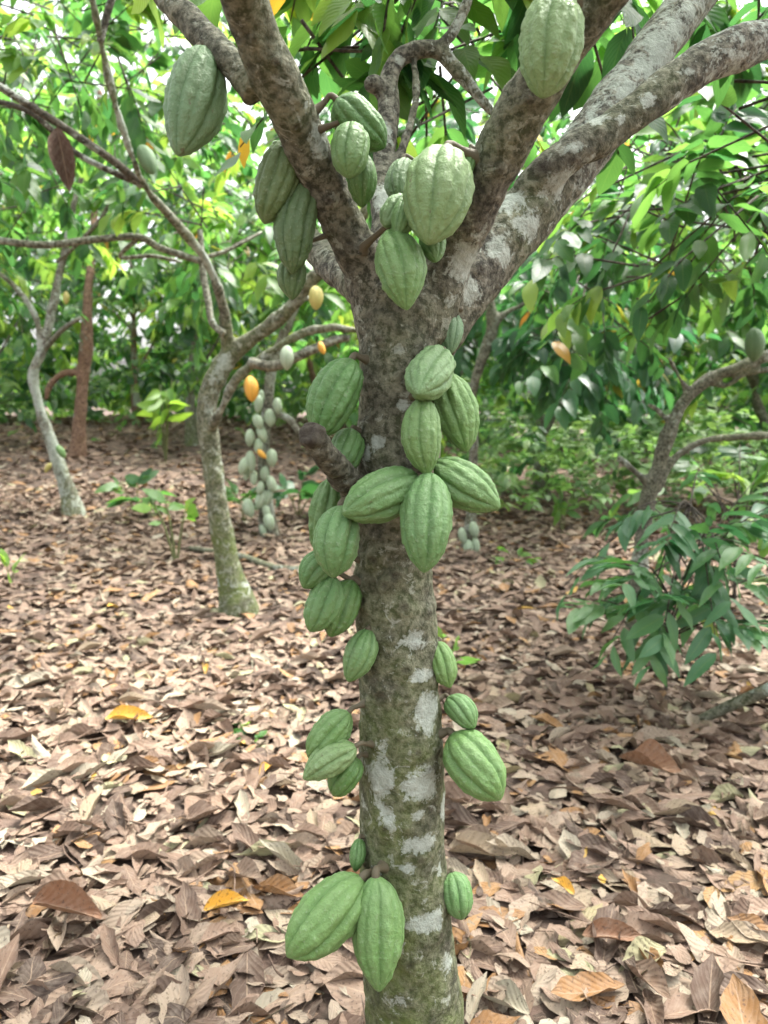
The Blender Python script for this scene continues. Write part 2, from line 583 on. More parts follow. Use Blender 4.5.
def fragment_template(seed, nu=4, nv=4):
    r = np.random.default_rng(seed)
    V, UV = [], []
    s0, s1 = r.uniform(-.5, .5), r.uniform(0.2, 0.9)
    for a in range(nu + 1):
        for b in range(nv + 1):
            u, v = a / nu, b / nv * 2 - 1
            e = (a in (0, nu)) or (b in (0, nv))
            w = 0.34 * (math.sin(math.pi * (0.18 + 0.7 * u)))
            x = u + (r.uniform(-.11, .11) if e else 0) + s0 * .25 * v
            y = v * w + (r.uniform(-.08, .08) if e else 0)
            z = s1 * .35 * y * y * 4 * .3 + .13 * math.sin(3.3 * u + seed) + r.uniform(-.03, .03)
            V.append((x, y, z)); UV.append((.2 + .5 * u, .5 + .5 * v))
    F = [(a * (nv + 1) + b, (a + 1) * (nv + 1) + b, (a + 1) * (nv + 1) + b + 1, a * (nv + 1) + b + 1) for a in range(nu) for b in range(nv)]
    return np.array(V), np.array(UV), np.array(F)


T_FRAG = [fragment_template(60 + k) for k in range(8)]


def norm(a):
    return a / (np.linalg.norm(a, axis=-1, keepdims=True) + 1e-12)


def place_leaves(templates, pos, X, Zh, scale, rnd, wscale=None):
    """-> V, F, UV, rnd arrays for all leaves"""
    n = len(pos)
    X = norm(X)
    Y = norm(np.cross(Zh, X))
    Z = np.cross(X, Y)
    which = rng.integers(0, len(templates), n)
    ws = np.ones(n) if wscale is None else wscale
    Vs, Fs, Us, Rs, off = [], [], [], [], 0
    for k, (tv, tu, tf) in enumerate(templates):
        s = np.where(which == k)[0]
        if not len(s):
            continue
        sc = scale[s][:, None, None]
        V = pos[s][:, None] + sc * (tv[None, :, 0:1] * X[s][:, None] + tv[None, :, 1:2] * ws[s][:, None, None] * Y[s][:, None] + tv[None, :, 2:3] * Z[s][:, None])
        m = len(tv)
        F = tf[None] + (np.arange(len(s)) * m)[:, None, None] + off
        Vs.append(V.reshape(-1, 3)); Fs.append(F.reshape(-1, 4)); Us.append(np.tile(tu, (len(s), 1)))
        Rs.append(np.repeat(rnd[s], m))
        off += len(s) * m
    return np.vstack(Vs), np.vstack(Fs), np.vstack(Us), np.concatenate(Rs)


def in_front_keep(P, ymin):
    return (P[:, 1] > ymin) | (P[:, 2] > 2.45)


def twig_leaves(base, d, L, per, leaf, droop, bias=0.0, spread=0.18):
    """alternating leaves along n twigs; arrays base (n,3), d (n,3), L (n)"""
    n = len(base)
    d = norm(d)
    side = norm(np.cross(d, np.array([0, 0, 1.0])) + rng.normal(0, 0.15, (n, 3)))
    up = np.cross(side, d)
    P, X, Zh, S, Rn = [], [], [], [], []
    tint = np.clip(rng.beta(1.2, 1.7, n) + bias, 0, 1)
    for k in range(per):
        t = 0.25 + 0.75 * (k + rng.uniform(-0.3, 0.3, n)) / max(per - 1, 1)
        p = base + d * (L * t)[:, None] + np.array([0, 0, -1.0]) * (0.18 * L * t * t)[:, None] + rng.normal(0, 0.03, (n, 3)) * L[:, None]
        sg = (1 if k % 2 else -1)
        x = d * rng.uniform(0.3, 0.9, (n, 1)) + sg * side * rng.uniform(0.4, 1.0, (n, 1)) + np.array([0, 0, -1.0]) * (droop * rng.uniform(0.3, 1.5, (n, 1)))
        P.append(p); X.append(x)
        Zh.append(up + np.array([0, 0, 0.6]) + rng.normal(0, 0.35, (n, 3)))
        S.append(leaf * rng.uniform(0.6, 1.2, n))
        r = np.clip(tint + rng.normal(0, spread, n), 0, 0.93)
        odd = rng.uniform(0, 1, n) < 0.012
        r[odd] = rng.uniform(0.965, 1.0, odd.sum())
        Rn.append(r)
    return np.vstack(P), np.vstack(X), np.vstack(Zh), np.concatenate(S), np.concatenate(Rn)


def crown(name, clumps, parent, leaf=0.22, per=8, droop=0.7, mat=None, templates=None, twig_mat=None, ymin=1.75, twig_r=0.0035, bias=0.0):
    """clumps: (centre, (rx,ry,rz), twigs[, bias]). One mesh: leaves + their twigs."""
    mat = mat or M_LEAF
    templates = templates or T_MID
    A = []
    tw = Acc()
    for cl in clumps:
        c, r, n = np.asarray(cl[0], float), np.asarray(cl[1], float), cl[2]
        b = bias + (cl[3] if len(cl) > 3 else 0)
        u = norm(rng.normal(0, 1, (n, 3)))
        rad = rng.uniform(0.25, 1.0, (n, 1)) ** 0.5
        base = c + u * rad * r
        d = u * np.array([1, 1, 0.35]) + rng.normal(0, 0.45, (n, 3)) + np.array([0, 0, -0.15])
        L = rng.uniform(0.9, 2.0, n) * leaf * 1.25
        ok = in_front_keep(base - d * 0, ymin) & (base[:, 2] > 0.25)
        base, d, L = base[ok], norm(d[ok]), L[ok]
        A.append(twig_leaves(base, d, L, per, leaf, droop, b))
        if twig_r > 0:
            for q in range(len(base)):
                p0 = base[q] - d[q] * L[q] * 0.8 + np.array([0, 0, -0.03])
                p1 = base[q] + d[q] * L[q] * 0.5 + np.array([0, 0, -0.045 * L[q]])
                p2 = base[q] + d[q] * L[q] + np.array([0, 0, -0.18 * L[q]])
                tw.tube([[*p0, twig_r * 1.5], [*p1, twig_r], [*p2, twig_r * 0.5]], 4, 1)
    P, X, Z, S, Rn = (np.concatenate([a[k] for a in A]) for k in range(5))
    ok = in_front_keep(P, ymin) & (P[:, 2] > 0.12)
    V, F, UV, RR = place_leaves(templates, P[ok], X[ok], Z[ok], S[ok], Rn[ok])
    mi = np.zeros(len(F), int)
    Fl = [F]
    if tw.n:
        TV = np.vstack(tw.V)
        tf = tw.faces()
        Fl += [f + len(V) for f in tf]
        mi = np.concatenate([mi] + [np.ones(len(f), int) for f in tf])
        V = np.vstack([V, TV])
        UV = np.vstack([UV, np.zeros((len(TV), 2))])
        RR = np.concatenate([RR, np.zeros(len(TV))])
    me = build_mesh(name, V, Fl, uv=UV, rnd=RR, mats=[mat, twig_mat or M_BARK_DARK], midx=mi)
    return link(name, me, parent)


# ------------------------------------------------------------------ leaf litter
def dry_scatter(n, ylo, yhi, smin, smax, tmpl, zmax, tilt, power=1.0, mixb=(1.5, 1.45)):
    y = rng.uniform(0, 1, n * 3)
    y = ylo + (yhi - ylo) * y ** power
    hwid = 0.78 * y + 0.9
    x = rng.uniform(-1, 1, n * 3) * (0.78 * yhi + 0.9)
    ok = np.abs(x) < hwid
    x, y = x[ok][:n], y[ok][:n]
    n = len(x)
    a = rng.uniform(0, 2 * math.pi, n)
    ti = rng.normal(0, tilt, n)
    X = np.stack([np.cos(a), np.sin(a), np.sin(ti)], -1)
    Zh = np.stack([rng.normal(0, tilt * 1.2, n), rng.normal(0, tilt * 1.2, n), np.where(rng.uniform(0, 1, n) < 0.6, 1.0, -1.0)], -1)
    s = rng.uniform(0, 1, n) ** 1.3 * (smax - smin) + smin
    z = hgt(x, y) + 0.006 + rng.uniform(0, 1, n) * zmax
    pos = np.stack([x, y, z], -1) - X * s[:, None] * 0.5
    pos[:, 2] = np.maximum(pos[:, 2], hgt(x, y) + 0.004)
    # patches where older, greyer leaves or redder ones dominate
    pt = vnoise(np.stack([x * 0.9, y * 0.9, x * 0], -1), 5)
    r = np.clip(rng.beta(*mixb, n) * 0.92 + 0.08 * pt - 0.03, 0, 0.885)
    odd = rng.uniform(0, 1, n)
    r = np.where(odd < 0.075, rng.uniform(0.9, 0.955, n), r)
    r = np.where(odd > 0.97, rng.uniform(0.965, 0.99, n), r)
    r = np.where(odd > 0.9975, 1.0, r)
    return place_leaves(tmpl, pos, X, Zh, s, r, rng.uniform(0.75, 1.25, n))


parts = [dry_scatter(6200, 0.4, 4.2, 0.075, 0.20, T_DRY, 0.018, 0.11, mixb=(1.2, 1.1)),
         dry_scatter(1900, 0.4, 3.4, 0.13, 0.235, T_DRY + T_FINE[:1] + T_FLAT, 0.022, 0.12, mixb=(1.1, 1.1)),
         dry_scatter(7000, 0.4, 4.2, 0.02, 0.09, T_FRAG, 0.026, 0.22, mixb=(1.0, 0.85)),
         dry_scatter(14000, 4.1, 9.5, 0.07, 0.175, T_DRYF, 0.02, 0.13),
         dry_scatter(900, 4.1, 9.5, 0.14, 0.2, T_DRY, 0.03, 0.2),
         dry_scatter(4500, 4.1, 9.5, 0.05, 0.12, T_FRAG, 0.03, 0.25),
         dry_scatter(20000, 9.3, 22, 0.1, 0.22, T_DRYF, 0.03, 0.14)]
# broken twigs among the leaves
tw = Acc()
for k in range(420):
    yy = rng.uniform(0.5, 5.5); xx = rng.uniform(-1, 1) * (0.78 * yy + .8); aa = rng.uniform(0, 6.28); ll = rng.uniform(.04, .22); r0 = rng.uniform(.0012, .0035)
    zz = ground(xx, yy) + rng.uniform(.02, .05)
    dd = np.array([math.cos(aa), math.sin(aa), rng.uniform(-.1, .1)])
    p0 = np.array([xx, yy, zz])
    tw.tube([[*p0, r0], [*(p0 + dd * ll * .5 + rng.normal(0, .008, 3)), r0 * .9], [*(p0 + dd * ll), r0 * .6]], 5, 2)
TV = np.vstack(tw.V)
TQ = np.vstack(tw.Q)
parts.append((TV, TQ, np.full((len(TV), 2), .3), np.repeat(rng.uniform(0.02, .4, 420), len(TV) // 420)))
V_, F_, U_, R_, off = [], [], [], [], 0
for V, F, U, r in parts:
    V_.append(V); F_.append(F + off); U_.append(U); R_.append(r); off += len(V)
tag(link('leaf_litter', build_mesh('leaf_litter', np.vstack(V_), [np.vstack(F_)], uv=np.vstack(U_), rnd=np.concatenate(R_), mats=[M_LITTER])),
    'brown and tan dry cacao leaves littering the ground', 'leaf litter', kind='stuff')


# ------------------------------------------------------------------ pods
def pod_mesh(name, L, W, seed, nu=64, nv=110, warts=1.0, blunt=0.0, bend=0.06, simple=False):
    """cacao pod along -z from stem end (0,0,0) to the tip (0,0,-L); ten ribs in five pairs"""
    if simple:
        nu, nv = 14, 20
    r_ = np.random.default_rng(seed)
    tk = np.array([0, .03, .08, .16, .28, .42, .56, .70, .82, .90, .95, .985, 1.0])
    rk = np.array([.12, .33, .54, .76, .93, 1.0, .98, .87, .66, .45, .28, .13, .02])
    rk = rk + blunt * np.array([.1, .12, .14, .12, .05, 0, 0, .05, .1, .1, .06, .03, 0])
    t = np.linspace(0, 1, nu) ** 1.0
    t = 0.5 - 0.5 * np.cos(math.pi * t)
    # smooth interpolation of the profile
    rr = np.interp(t, tk, rk)
    rr[1:-1] = 0.25 * rr[:-2] + 0.5 * rr[1:-1] + 0.25 * rr[2:]
    th = np.linspace(0, 2 * math.pi, nv, endpoint=False)
    TT, TH = np.meshgrid(t, th, indexing='ij')
    RR = np.repeat(rr[:, None], nv, 1)
    ph = r_.uniform(0, 6.28)
    wob = 0.10 * np.sin(TT * 4 + ph)
    a5 = np.abs(np.sin(2.5 * (TH + wob)))          # five deep furrows
    a10 = np.abs(np.sin(5 * (TH + wob) ))          # ten lobes
    fade = sstep(0.0, 0.10, TT) * sstep(1.0, 0.86, TT)
    ridge = 0.52 * a5 ** 0.5 + 0.48 * a10 ** 0.65
    RR = RR * (1 + fade * 0.215 * (ridge - 0.80))
    rad = RR * W / 2
    x, y, z = rad * np.cos(TH), rad * np.sin(TH), -TT * L
    P = np.stack([x, y, z], -1).reshape(-1, 3)
    if not simple:
        n = norm(np.stack([np.cos(TH), np.sin(TH), 0 * TH], -1).reshape(-1, 3))
        w = vnoise(P * np.array([140, 140, 80]) + seed * 3.1, seed) * 0.9 + np.maximum(0, vnoise(P * np.array([230, 230, 170]) + seed, seed + 1)) * 2.2
        low = fbm(P * 22, 2, seed + 7)
        P = P + n * ((w * 0.0011 * warts + low * 0.0016) * fade.reshape(-1) * (0.35 + 0.65 * ridge.reshape(-1)))[:, None]
    bx = bend * L * np.sin(math.pi * -P[:, 2] / L)
    P[:, 0] += bx * math.cos(ph); P[:, 1] += bx * math.sin(ph)
    i, j = np.meshgrid(np.arange(nu - 1), np.arange(nv), indexing='ij')
    a = i * nv + j
    b = i * nv + (j + 1) % nv
    Q = np.stack([a, a + nv, b + nv, b], -1).reshape(-1, 4)
    P = np.vstack([P, [0, 0, 0.0], [P[-nv:, 0].mean(), P[-nv:, 1].mean(), -L * 1.003]])
    jj = np.arange(nv)
    k = (nu - 1) * nv
    T = np.vstack([np.stack([np.full(nv, nu * nv), jj, (jj + 1) % nv], -1), np.stack([np.full(nv, nu * nv + 1), k + (jj + 1) % nv, k + jj], -1)])
    at_ = np.concatenate([ridge.reshape(-1), [1, 1]])
    return build_mesh(name, P, [Q, T], mats=[M_POD], attrs={'ridge': at_})


def aim(o, a, b, roll=0.0):
    """put a pod's stem end at a with its tip towards b"""
    d = Vector(b) - Vector(a)
    qn = (-d).to_track_quat('Z', 'Y')
    from mathutils import Quaternion
    o.rotation_mode = 'QUATERNION'
    o.rotation_quaternion = qn @ Quaternion((0, 0, 1), roll)
    o.location = Vector(a)
    return d.length


POD_TINT = {
    'p': (0.145, 0.24, 0.09),    # pale grey green
    'm': (0.115, 0.225, 0.066),    # fresh mid green
    'g': (0.108, 0.195, 0.085),    # dusky grey green
    'd': (0.07, 0.165, 0.036),    # deep green
    'b': (0.075, 0.13, 0.042),    # brownish green, with the shade under the left limb mixed in
    'y': (0.50, 0.42, 0.12),
    'o': (0.70, 0.33, 0.03),
    'k': (0.055, 0.035, 0.028),
    'v': (0.40, 0.48, 0.35),
}


# ------------------------------------------------------------------ main cacao tree
main = thing('cacao_tree', 'large cacao tree with forked lichen-spotted trunk covered in green pods', 'tree', (at(420, 1310, 1.2)[0], 1.2, 0))
zb = at(425, 1330, 1.2)
trunk_path = px_path([(432, 1420, 190, 1.2), (430, 1290, 150, 1.2), (424, 1150, 116, 1.2), (416, 1040, 101, 1.2), (413, 1000, 97, 1.2), (408, 930, 93, 1.2), (405, 880, 91, 1.2),
                      (403, 800, 86, 1.2), (401, 700, 83, 1.2), (395, 610, 78, 1.2), (393, 540, 77, 1.2), (396, 460, 82, 1.2), (400, 390, 83, 1.2), (402, 330, 88, 1.2), (403, 296, 92, 1.205)])
limb_left = px_path([(385, 330, 60, 1.2), (372, 280, 54, 1.19), (346, 232, 43, 1.16), (311, 156, 43, 1.09), (284, 95, 46, 1.03), (262, 50, 50, 0.99), (247, 5, 51, 0.95), (232, -45, 52, 0.90), (210, -120, 52, .86)])
limb_left2 = px_path([(256, 95, 34, 1.03), (234, 66, 30, 1.04), (212, 45, 26, 1.07), (185, 17, 24, 1.1), (158, -12, 22, 1.14), (120, -60, 20, 1.2)])
limb_mid = px_path([(425, 335, 62, 1.2), (437, 290, 56, 1.19), (455, 250, 46, 1.17), (476, 207, 45, 1.13), (512, 126, 48, 1.07), (560, 52, 48, 1.01), (598, 0, 47, 0.97), (628, -45, 46, 0.93), (670, -120, 44, .9)])
limb_right = px_path([(425, 345, 66, 1.22), (445, 306, 72, 1.24), (485, 258, 68, 1.28), (525, 217, 62, 1.32), (573, 165, 54, 1.38), (612, 108, 49, 1.44), (650, 55, 47, 1.5), (690, 0, 46, 1.57), (722, -50, 44, 1.62), (760, -120, 40, 1.7)])
limb_right2 = px_path([(523, 200, 30, 1.30), (548, 172, 38, 1.285), (575, 152, 37, 1.28), (608, 134, 36, 1.29), (650, 101, 38, 1.31), (700, 65, 39, 1.34), (768, 38, 40, 1.38), (840, 10, 38, 1.43), (930, -30, 34, 1.5)])
limb_back = px_path([(398, 320, 50, 1.23), (388, 262, 36, 1.29), (382, 215, 25, 1.36), (383, 165, 21, 1.42), (389, 112, 19, 1.47), (388, 82, 18, 1.49), (402, 56, 16, 1.5), (436, 50, 14, 1.5), (462, 76, 12, 1.5), (488, 108, 10, 1.51), (500, 118, 6, 1.52)])
limb_low = px_path([(392, 325, 50, 1.23), (366, 293, 40, 1.28), (342, 274, 33, 1.36), (318, 250, 28, 1.45), (300, 228, 24, 1.53), (286, 205, 18, 1.6)])
limb_up = px_path([(438, 50, 10, 1.5), (455, 27, 11, 1.5), (470, -8, 10, 1.52), (478, -60, 9, 1.55)])
twig_a = px_path([(384, 195, 10, 1.4), (402, 150, 8, 1.42), (416, 100, 7, 1.46), (414, 60, 5, 1.5)])
nub = px_path([(386, 95, 14, 1.48), (374, 84, 14, 1.47), (366, 88, 9, 1.47)])
MT = remeshed('trunk', [trunk_path, limb_left, limb_left2, limb_mid, limb_right, limb_right2, limb_back, limb_low, limb_up, twig_a, nub], 0.0042, 10, 24, 10)
TC, TN = co(MT), normals(MT)
low_n = fbm(TC * np.array([9, 9, 7]), 3, 3)
mid_n = fbm(TC * 42, 3, 9)
thick = sstep(2.2, 1.5, TC[:, 2])
TC = TC + TN * (0.0055 * low_n + 0.0024 * mid_n * (0.4 + 0.6 * thick))[:, None]
bv = BVHTree.FromPolygons([Vector(v) for v in TC], [tuple(p.vertices) for p in MT.polygons])


def hit(px, py):
    d = Vector(ray(px, py)).normalized()
    return bv.ray_cast(Vector(CAM), d, 6)


dark = np.zeros(len(TC))
# flower cushions and knots
KN = [(405, 670, 9, .006), (382, 695, 10, .008), (386, 828, 8, .006), (377, 868, 8, .007), (403, 607, 9, .006), (428, 612, 6, .005), (417, 752, 8, .006), (428, 768, 7, .005),
      (433, 800, 5, .004), (375, 745, 6, .005), (400, 735, 5, .004), (372, 640, 7, .005), (366, 700, 6, .005), (420, 860, 7, .005), (396, 905, 8, .006), (440, 935, 7, .005), (410, 965, 8, .006),
      (380, 340, 7, .006), (420, 345, 6, .005), (374, 420, 7, .006), (385, 585, 8, .007), (375, 560, 10, .008), (395, 575, 9, .007), (365, 600, 8, .007), (330, 200, 6, .005), (296, 125, 6, .006), (275, 60, 6, .006),
      (255, 40, 5, .005), (300, 100, 5, .005), (500, 170, 6, .005), (530, 100, 6, .006), (600, 130, 5, .005), (545, 205, 6, .006), (640, 110, 5, .004), (480, 270, 7, .006), (520, 240, 6, .005), (360, 250, 6, .006)]
for k in range(70):
    KN.append((rng.uniform(358, 448), rng.uniform(310, 1020), rng.uniform(2.5, 5.5), rng.uniform(.002, .0045)))
for px, py, rp, hgt_ in KN:
    loc, nrm, idx, dist = hit(px, py)
    if loc is None:
        continue
    L = np.array(loc); rm = rp * ppm(L)
    d = np.linalg.norm(TC - L, axis=1) / rm
    s = np.where(d < 2.2)[0]
    dd = d[s]
    prof = np.exp(-(dd / 0.95) ** 2) - 0.75 * np.exp(-(dd / 0.38) ** 2)
    TC[s] += TN[s] * (hgt_ * 1.35 * prof)[:, None]
    if rp > 5.8:
        dark[s] = np.maximum(dark[s], 0.75 * np.exp(-(dd / 0.55) ** 2))
# ring crack, knot scar, dark spots; the right branch's shaded underside painted dark
for px, py, rx, ry, amt in [(430, 760, 16, 2.2, .8), (545, 166, 14, 9, .95), (570, 160, 16, 5, .8), (395, 873, 12, 6, .4), (372, 585, 10, 9, .6), (395, 560, 16, 10, .5)]:
    loc, nrm, idx, dist = hit(px, py)
    if loc is not None:
        L = np.array(loc); m = ppm(L)
        dv = (TC - L)
        d2 = (dv[:, 0] / (rx * m)) ** 2 + (dv[:, 2] / (ry * m)) ** 2 + (dv[:, 1] / (rx * m)) ** 2
        dark = np.maximum(dark, amt * np.exp(-d2))
lich = 0.42 * sstep(1.26, 1.34, TC[:, 1]) * sstep(0.05, 0.15, TC[:, 0]) * sstep(1.45, 1.6, TC[:, 2]) + 0.10 * sstep(1.0, 0.6, TC[:, 2])  # lichen on the right limbs, raised to lighten them under the crown's shade
for px, py, rx, ry, amt in [(423, 676, 14, 6, 1), (427, 712, 13, 19, 1), (380, 776, 15, 22, .85), (424, 782, 19, 18, .9), (422, 844, 19, 9, 1), (419, 816, 9, 5, .9), (443, 807, 4, 14, .9), (426, 923, 20, 9, 1), (411, 640, 14, 11, .75),
                            (449, 964, 8, 9, .7), (408, 869, 8, 6, .9), (379, 442, 7, 8, .85), (366, 455, 5, 9, .85), (403, 405, 6, 5, .8), (466, 265, 15, 20, .95), (508, 203, 16, 12, .85), (649, 99, 8, 8, .9), (661, 45, 17, 24, 1),
                            (650, 75, 12, 12, .8), (690, 8, 12, 12, .8), (320, 143, 13, 16, .6), (307, 105, 8, 8, .55), (384, 130, 8, 14, .8), (384, 200, 9, 24, .8), (372, 300, 7, 7, .5), (545, 190, 8, 6, .7), (620, 120, 6, 5, .7),
                            (385, 815, 10, 14, .7), (440, 870, 6, 8, .6), (385, 940, 8, 8, .5), (400, 1000, 10, 8, .5), (365, 660, 5, 8, .5), (368, 350, 5, 6, .5), (590, 160, 9, 6, .7), (480, 235, 9, 8, .6), (640, 60, 9, 12, .8), (560, 185, 14, 16, .85), (530, 225, 16, 14, .8), (500, 250, 14, 14, .85), (600, 118, 12, 14, .8), (628, 92, 14, 14, .9), (676, 28, 12, 16, .9), (575, 148, 8, 6, .7), (690, 70, 12, 6, .6), (730, 52, 12, 6, .6), (470, 290, 10, 14, .8), (450, 300, 8, 8, .7), (385, 240, 8, 12, .7), (400, 60, 8, 6, .7)]:
    loc, nrm, idx, dist = hit(px, py)
    if loc is None:
        continue
    L = np.array(loc); m = ppm(L)
    dv = TC - L
    d2 = (dv[:, 0] / (rx * m)) ** 2 + (dv[:, 2] / (ry * m)) ** 2 + (dv[:, 1] / (max(rx, ry) * m * 0.9)) ** 2
    lich = np.maximum(lich, amt * np.exp(-0.7 * d2))
hgrad = sstep(1.7, 0.2, TC[:, 2])
mossv = np.clip(0.15 + 0.95 * hgrad * (0.55 + 0.45 * sstep(0.06, -0.05, TC[:, 0] - 0.03)) + 0.25 * fbm(TC * 11, 2, 31), 0, 1)
mossv = np.where(TC[:, 2] > 1.6, np.clip(0.12 + 0.3 * fbm(TC * 8, 2, 33), 0, 0.5), mossv)
MT.vertices.foreach_set('co', TC.astype(np.float32).ravel())
MT.update()
set_attr(MT, 'lichen', lich); set_attr(MT, 'moss', mossv); set_attr(MT, 'dark', dark)
MT.materials.append(M_BARK)
link('trunk', MT, main)
bv = BVHTree.FromPolygons([Vector(v) for v in TC], [tuple(p.vertices) for p in MT.polygons])

# sawn-off dead stub
sp_ = px_path([(368, 510, 32, 1.18), (352, 488, 28, 1.13), (332, 461, 26, 1.07), (313, 437, 26, 1.02), (309, 432, 25, 1.01)])
SM = remeshed('cut_stub', [sp_], 0.0035, 3, 20, 10)
SC, SN = co(SM), normals(SM)
SC = SC + SN * (0.0025 * fbm(SC * 30, 3, 4) + 0.002 * vnoise(SC * 120, 6))[:, None]
SM.vertices.foreach_set('co', SC.astype(np.float32).ravel()); SM.update()
endp = np.array(sp_[-1][:3])
set_attr(SM, 'lichen', np.zeros(len(SC))); set_attr(SM, 'moss', 0.15 + 0 * SC[:, 0])
set_attr(SM, 'dark', np.clip(0.35 + 0.7 * sstep(0.03, 0.012, np.linalg.norm(SC - endp, axis=1)), 0, 1))
SM.materials.append(M_BARK)
so = link('cut_stub', SM, main)
so['label'] = 'dark sawn-off dead branch stub'

# near crown of the main tree: sprays at the top of the picture and above it
crown('crown', [(at(345, 20, 2.1), (.10, .2, .12), 6, .15), (at(430, 110, 2.3), (.22, .25, .16), 9, .05), (at(370, -110, 1.95), (.3, .35, .25), 16, .15), (at(500, -110, 1.9), (.4, .35, .25), 18, .1),
                (at(640, -130, 1.9), (.45, .35, .3), 18, .1), (at(800, -120, 2.0), (.5, .4, .35), 28), (at(120, -330, 1.9), (.5, .4, .25), 14, .1), (at(770, 100, 2.3), (.14, .25, .2), 5, .1), (at(480, 30, 2.4), (.22, .3, .15), 9, .1), ((.25, 1.2, 2.85), (.8, .65, .28), 28), ((-.5, 1.0, 2.9), (.7, .6, .25), 20)],
      main, leaf=0.145, per=9, bias=-.12, droop=0.35, templates=T_NEAR, ymin=1.6)

# pods of the main tree: stem (px,py,Y), tip (px,py,Y), width px, tint, label
PODS = [
    ((205, 48, 1.06), (178, 156, 1.02), 57, 'g', 'large grey-green pod hanging alone from the dark branch at upper left'),
    ((556, -8, .93), (543, 98, .91), 61, 'p', 'large pale ribbed pod hanging at the top in front of a thick limb'),
    ((448, 150, 1.06), (428, 244, 1.0), 69, 'p', 'fattest rounded pale pod, uppermost of the cluster in the trunk fork'),
    ((390, 231, 1.08), (407, 310, 1.03), 47, 'm', 'smooth mid-green pod hanging lowest in the cluster in the trunk fork'),
    ((336, 100, 1.05), (385, 148, 1.06), 42, 'd', 'dark ridged pod slanting across the left limb above a small oval pod'),
    ((352, 124, 1.03), (349, 178, 1.01), 38, 'm', 'small oval pod on the left limb just under a slanting ridged pod'),
    ((362, 152, 1.09), (362, 208, 1.09), 30, 'd', 'narrow shaded pod tucked behind a small oval pod on the left limb'),
    ((288, 140, 1.10), (264, 224, 1.10), 44, 'b', 'brownish shaded pod hanging outermost on the underside of the left limb'),
    ((306, 178, 1.12), (292, 274, 1.10), 40, 'b', 'long shaded pod under the left limb, beside an outer brownish pod'),
    ((294, 254, 1.14), (292, 300, 1.13), 28, 'b', 'small brownish pod below the long shaded pods under the left limb'),
    ((406, 160, 1.16), (399, 204, 1.13), 30, 'g', 'small greyish pod half hidden behind the fattest pod in the fork'),
    ((408, 200, 1.10), (384, 226, 1.07), 28, 'p', 'small pale pod squeezed between the fattest pod and a limb in the fork'),
    ((412, 196, 1.08), (396, 240, 1.05), 26, 'm', 'narrow pod pressed against the fattest pod above the lowest fork pod'),
    ((430, 226, 1.10), (436, 262, 1.06), 24, 'm', 'little pod whose tip pokes out below the fattest pod in the fork'),
    ((471, 148, 1.09), (469, 175, 1.07), 15, 'd', 'tiny pod stuck on the middle limb right of the fattest pod'),
    ((442, 352, 1.13), (418, 394, 1.03), 46, 'p', 'pale stubby pod seen tip-on, topmost of the central trunk column'),
    ((446, 373, 1.15), (467, 452, 1.12), 42, 'm', 'ridged pod leaning on the trunk edge behind a stubby pale pod'),
    ((423, 396, 1.08), (427, 476, 1.05), 38, 'm', 'upright slim pod in the middle of the central column, under a stubby pod'),
    ((419, 478, 1.08), (342, 514, 1.03), 49, 'm', 'pod lying sideways against the trunk front, tip towards the sawn stub'),
    ((429, 473, 1.06), (424, 573, 1.00), 51, 'm', 'plump ribbed pod hanging lowest at the centre of the five-pod rosette'),
    ((428, 466, 1.10), (500, 508, 1.06), 47, 'm', 'pod sticking out sideways over the trunk edge with a shaded underside'),
    ((352, 360, 1.14), (318, 438, 1.10), 47, 'd', 'dark green pod on the left trunk edge above the sawn stub'),
    ((352, 430, 1.16), (338, 475, 1.12), 34, 'd', 'shaded pod showing only partly behind the sawn stub'),
    ((332, 478, 1.18), (316, 552, 1.15), 38, 'd', 'long dark pod behind and below the sawn stub at the trunk edge'),
    ((342, 506, 1.08), (333, 578, 1.04), 45, 'm', 'bright rough pod directly below the sawn stub in front of darker pods'),
    ((332, 554, 1.16), (303, 588, 1.13), 32, 'd', 'short dark pod partly under the bright rough pod below the stub'),
    ((334, 577, 1.15), (310, 632, 1.12), 38, 'm', 'smooth pod at the lower left end of the group below the stub'),
    ((352, 580, 1.16), (330, 637, 1.13), 36, 'd', 'dark pod at the lower right end of the group below the stub'),
    ((447, 308, 1.20), (450, 354, 1.17), 28, 'g', 'grey-green pod behind the right trunk edge just under the fork'),
    ((370, 629, 1.15), (348, 682, 1.12), 32, 'm', 'small single pod on the left trunk edge beneath the large stub group'),
    ((436, 641, 1.19), (450, 688, 1.16), 28, 'm', 'slim small pod on the right trunk edge opposite a single left pod'),
    ((448, 697, 1.19), (475, 728, 1.16), 27, 'm', 'small striped pod just above the plump right-hand pod on the lower trunk'),
    ((452, 734, 1.17), (501, 800, 1.11), 51, 'm', 'plump pod standing out from the right edge of the lower trunk'),
    ((349, 712, 1.15), (308, 758, 1.13), 34, 'm', 'upper pod of the bunch of three on the left of the lower trunk'),
    ((356, 746, 1.12), (303, 779, 1.10), 33, 'p', 'middle pod lying nearly level in the bunch of three on the left'),
    ((358, 758, 1.15), (333, 796, 1.13), 31, 'd', 'lower shaded pod of the bunch of three against the trunk'),
    ((362, 878, 1.118), (287, 957, 1.06), 57, 'm', 'large pod at the trunk foot leaning out to the left of its twin'),
    ((376, 876, 1.108), (379, 992, 1.05), 52, 'm', 'longest smooth pod hanging straight down in front of the trunk foot'),
    ((452, 872, 1.19), (462, 920, 1.16), 32, 'm', 'pod half hidden behind the right edge of the trunk foot'),
    ((360, 838, 1.17), (355, 872, 1.15), 16, 'd', 'tiny pod peeping from the left trunk edge above the lowest pair'),
]
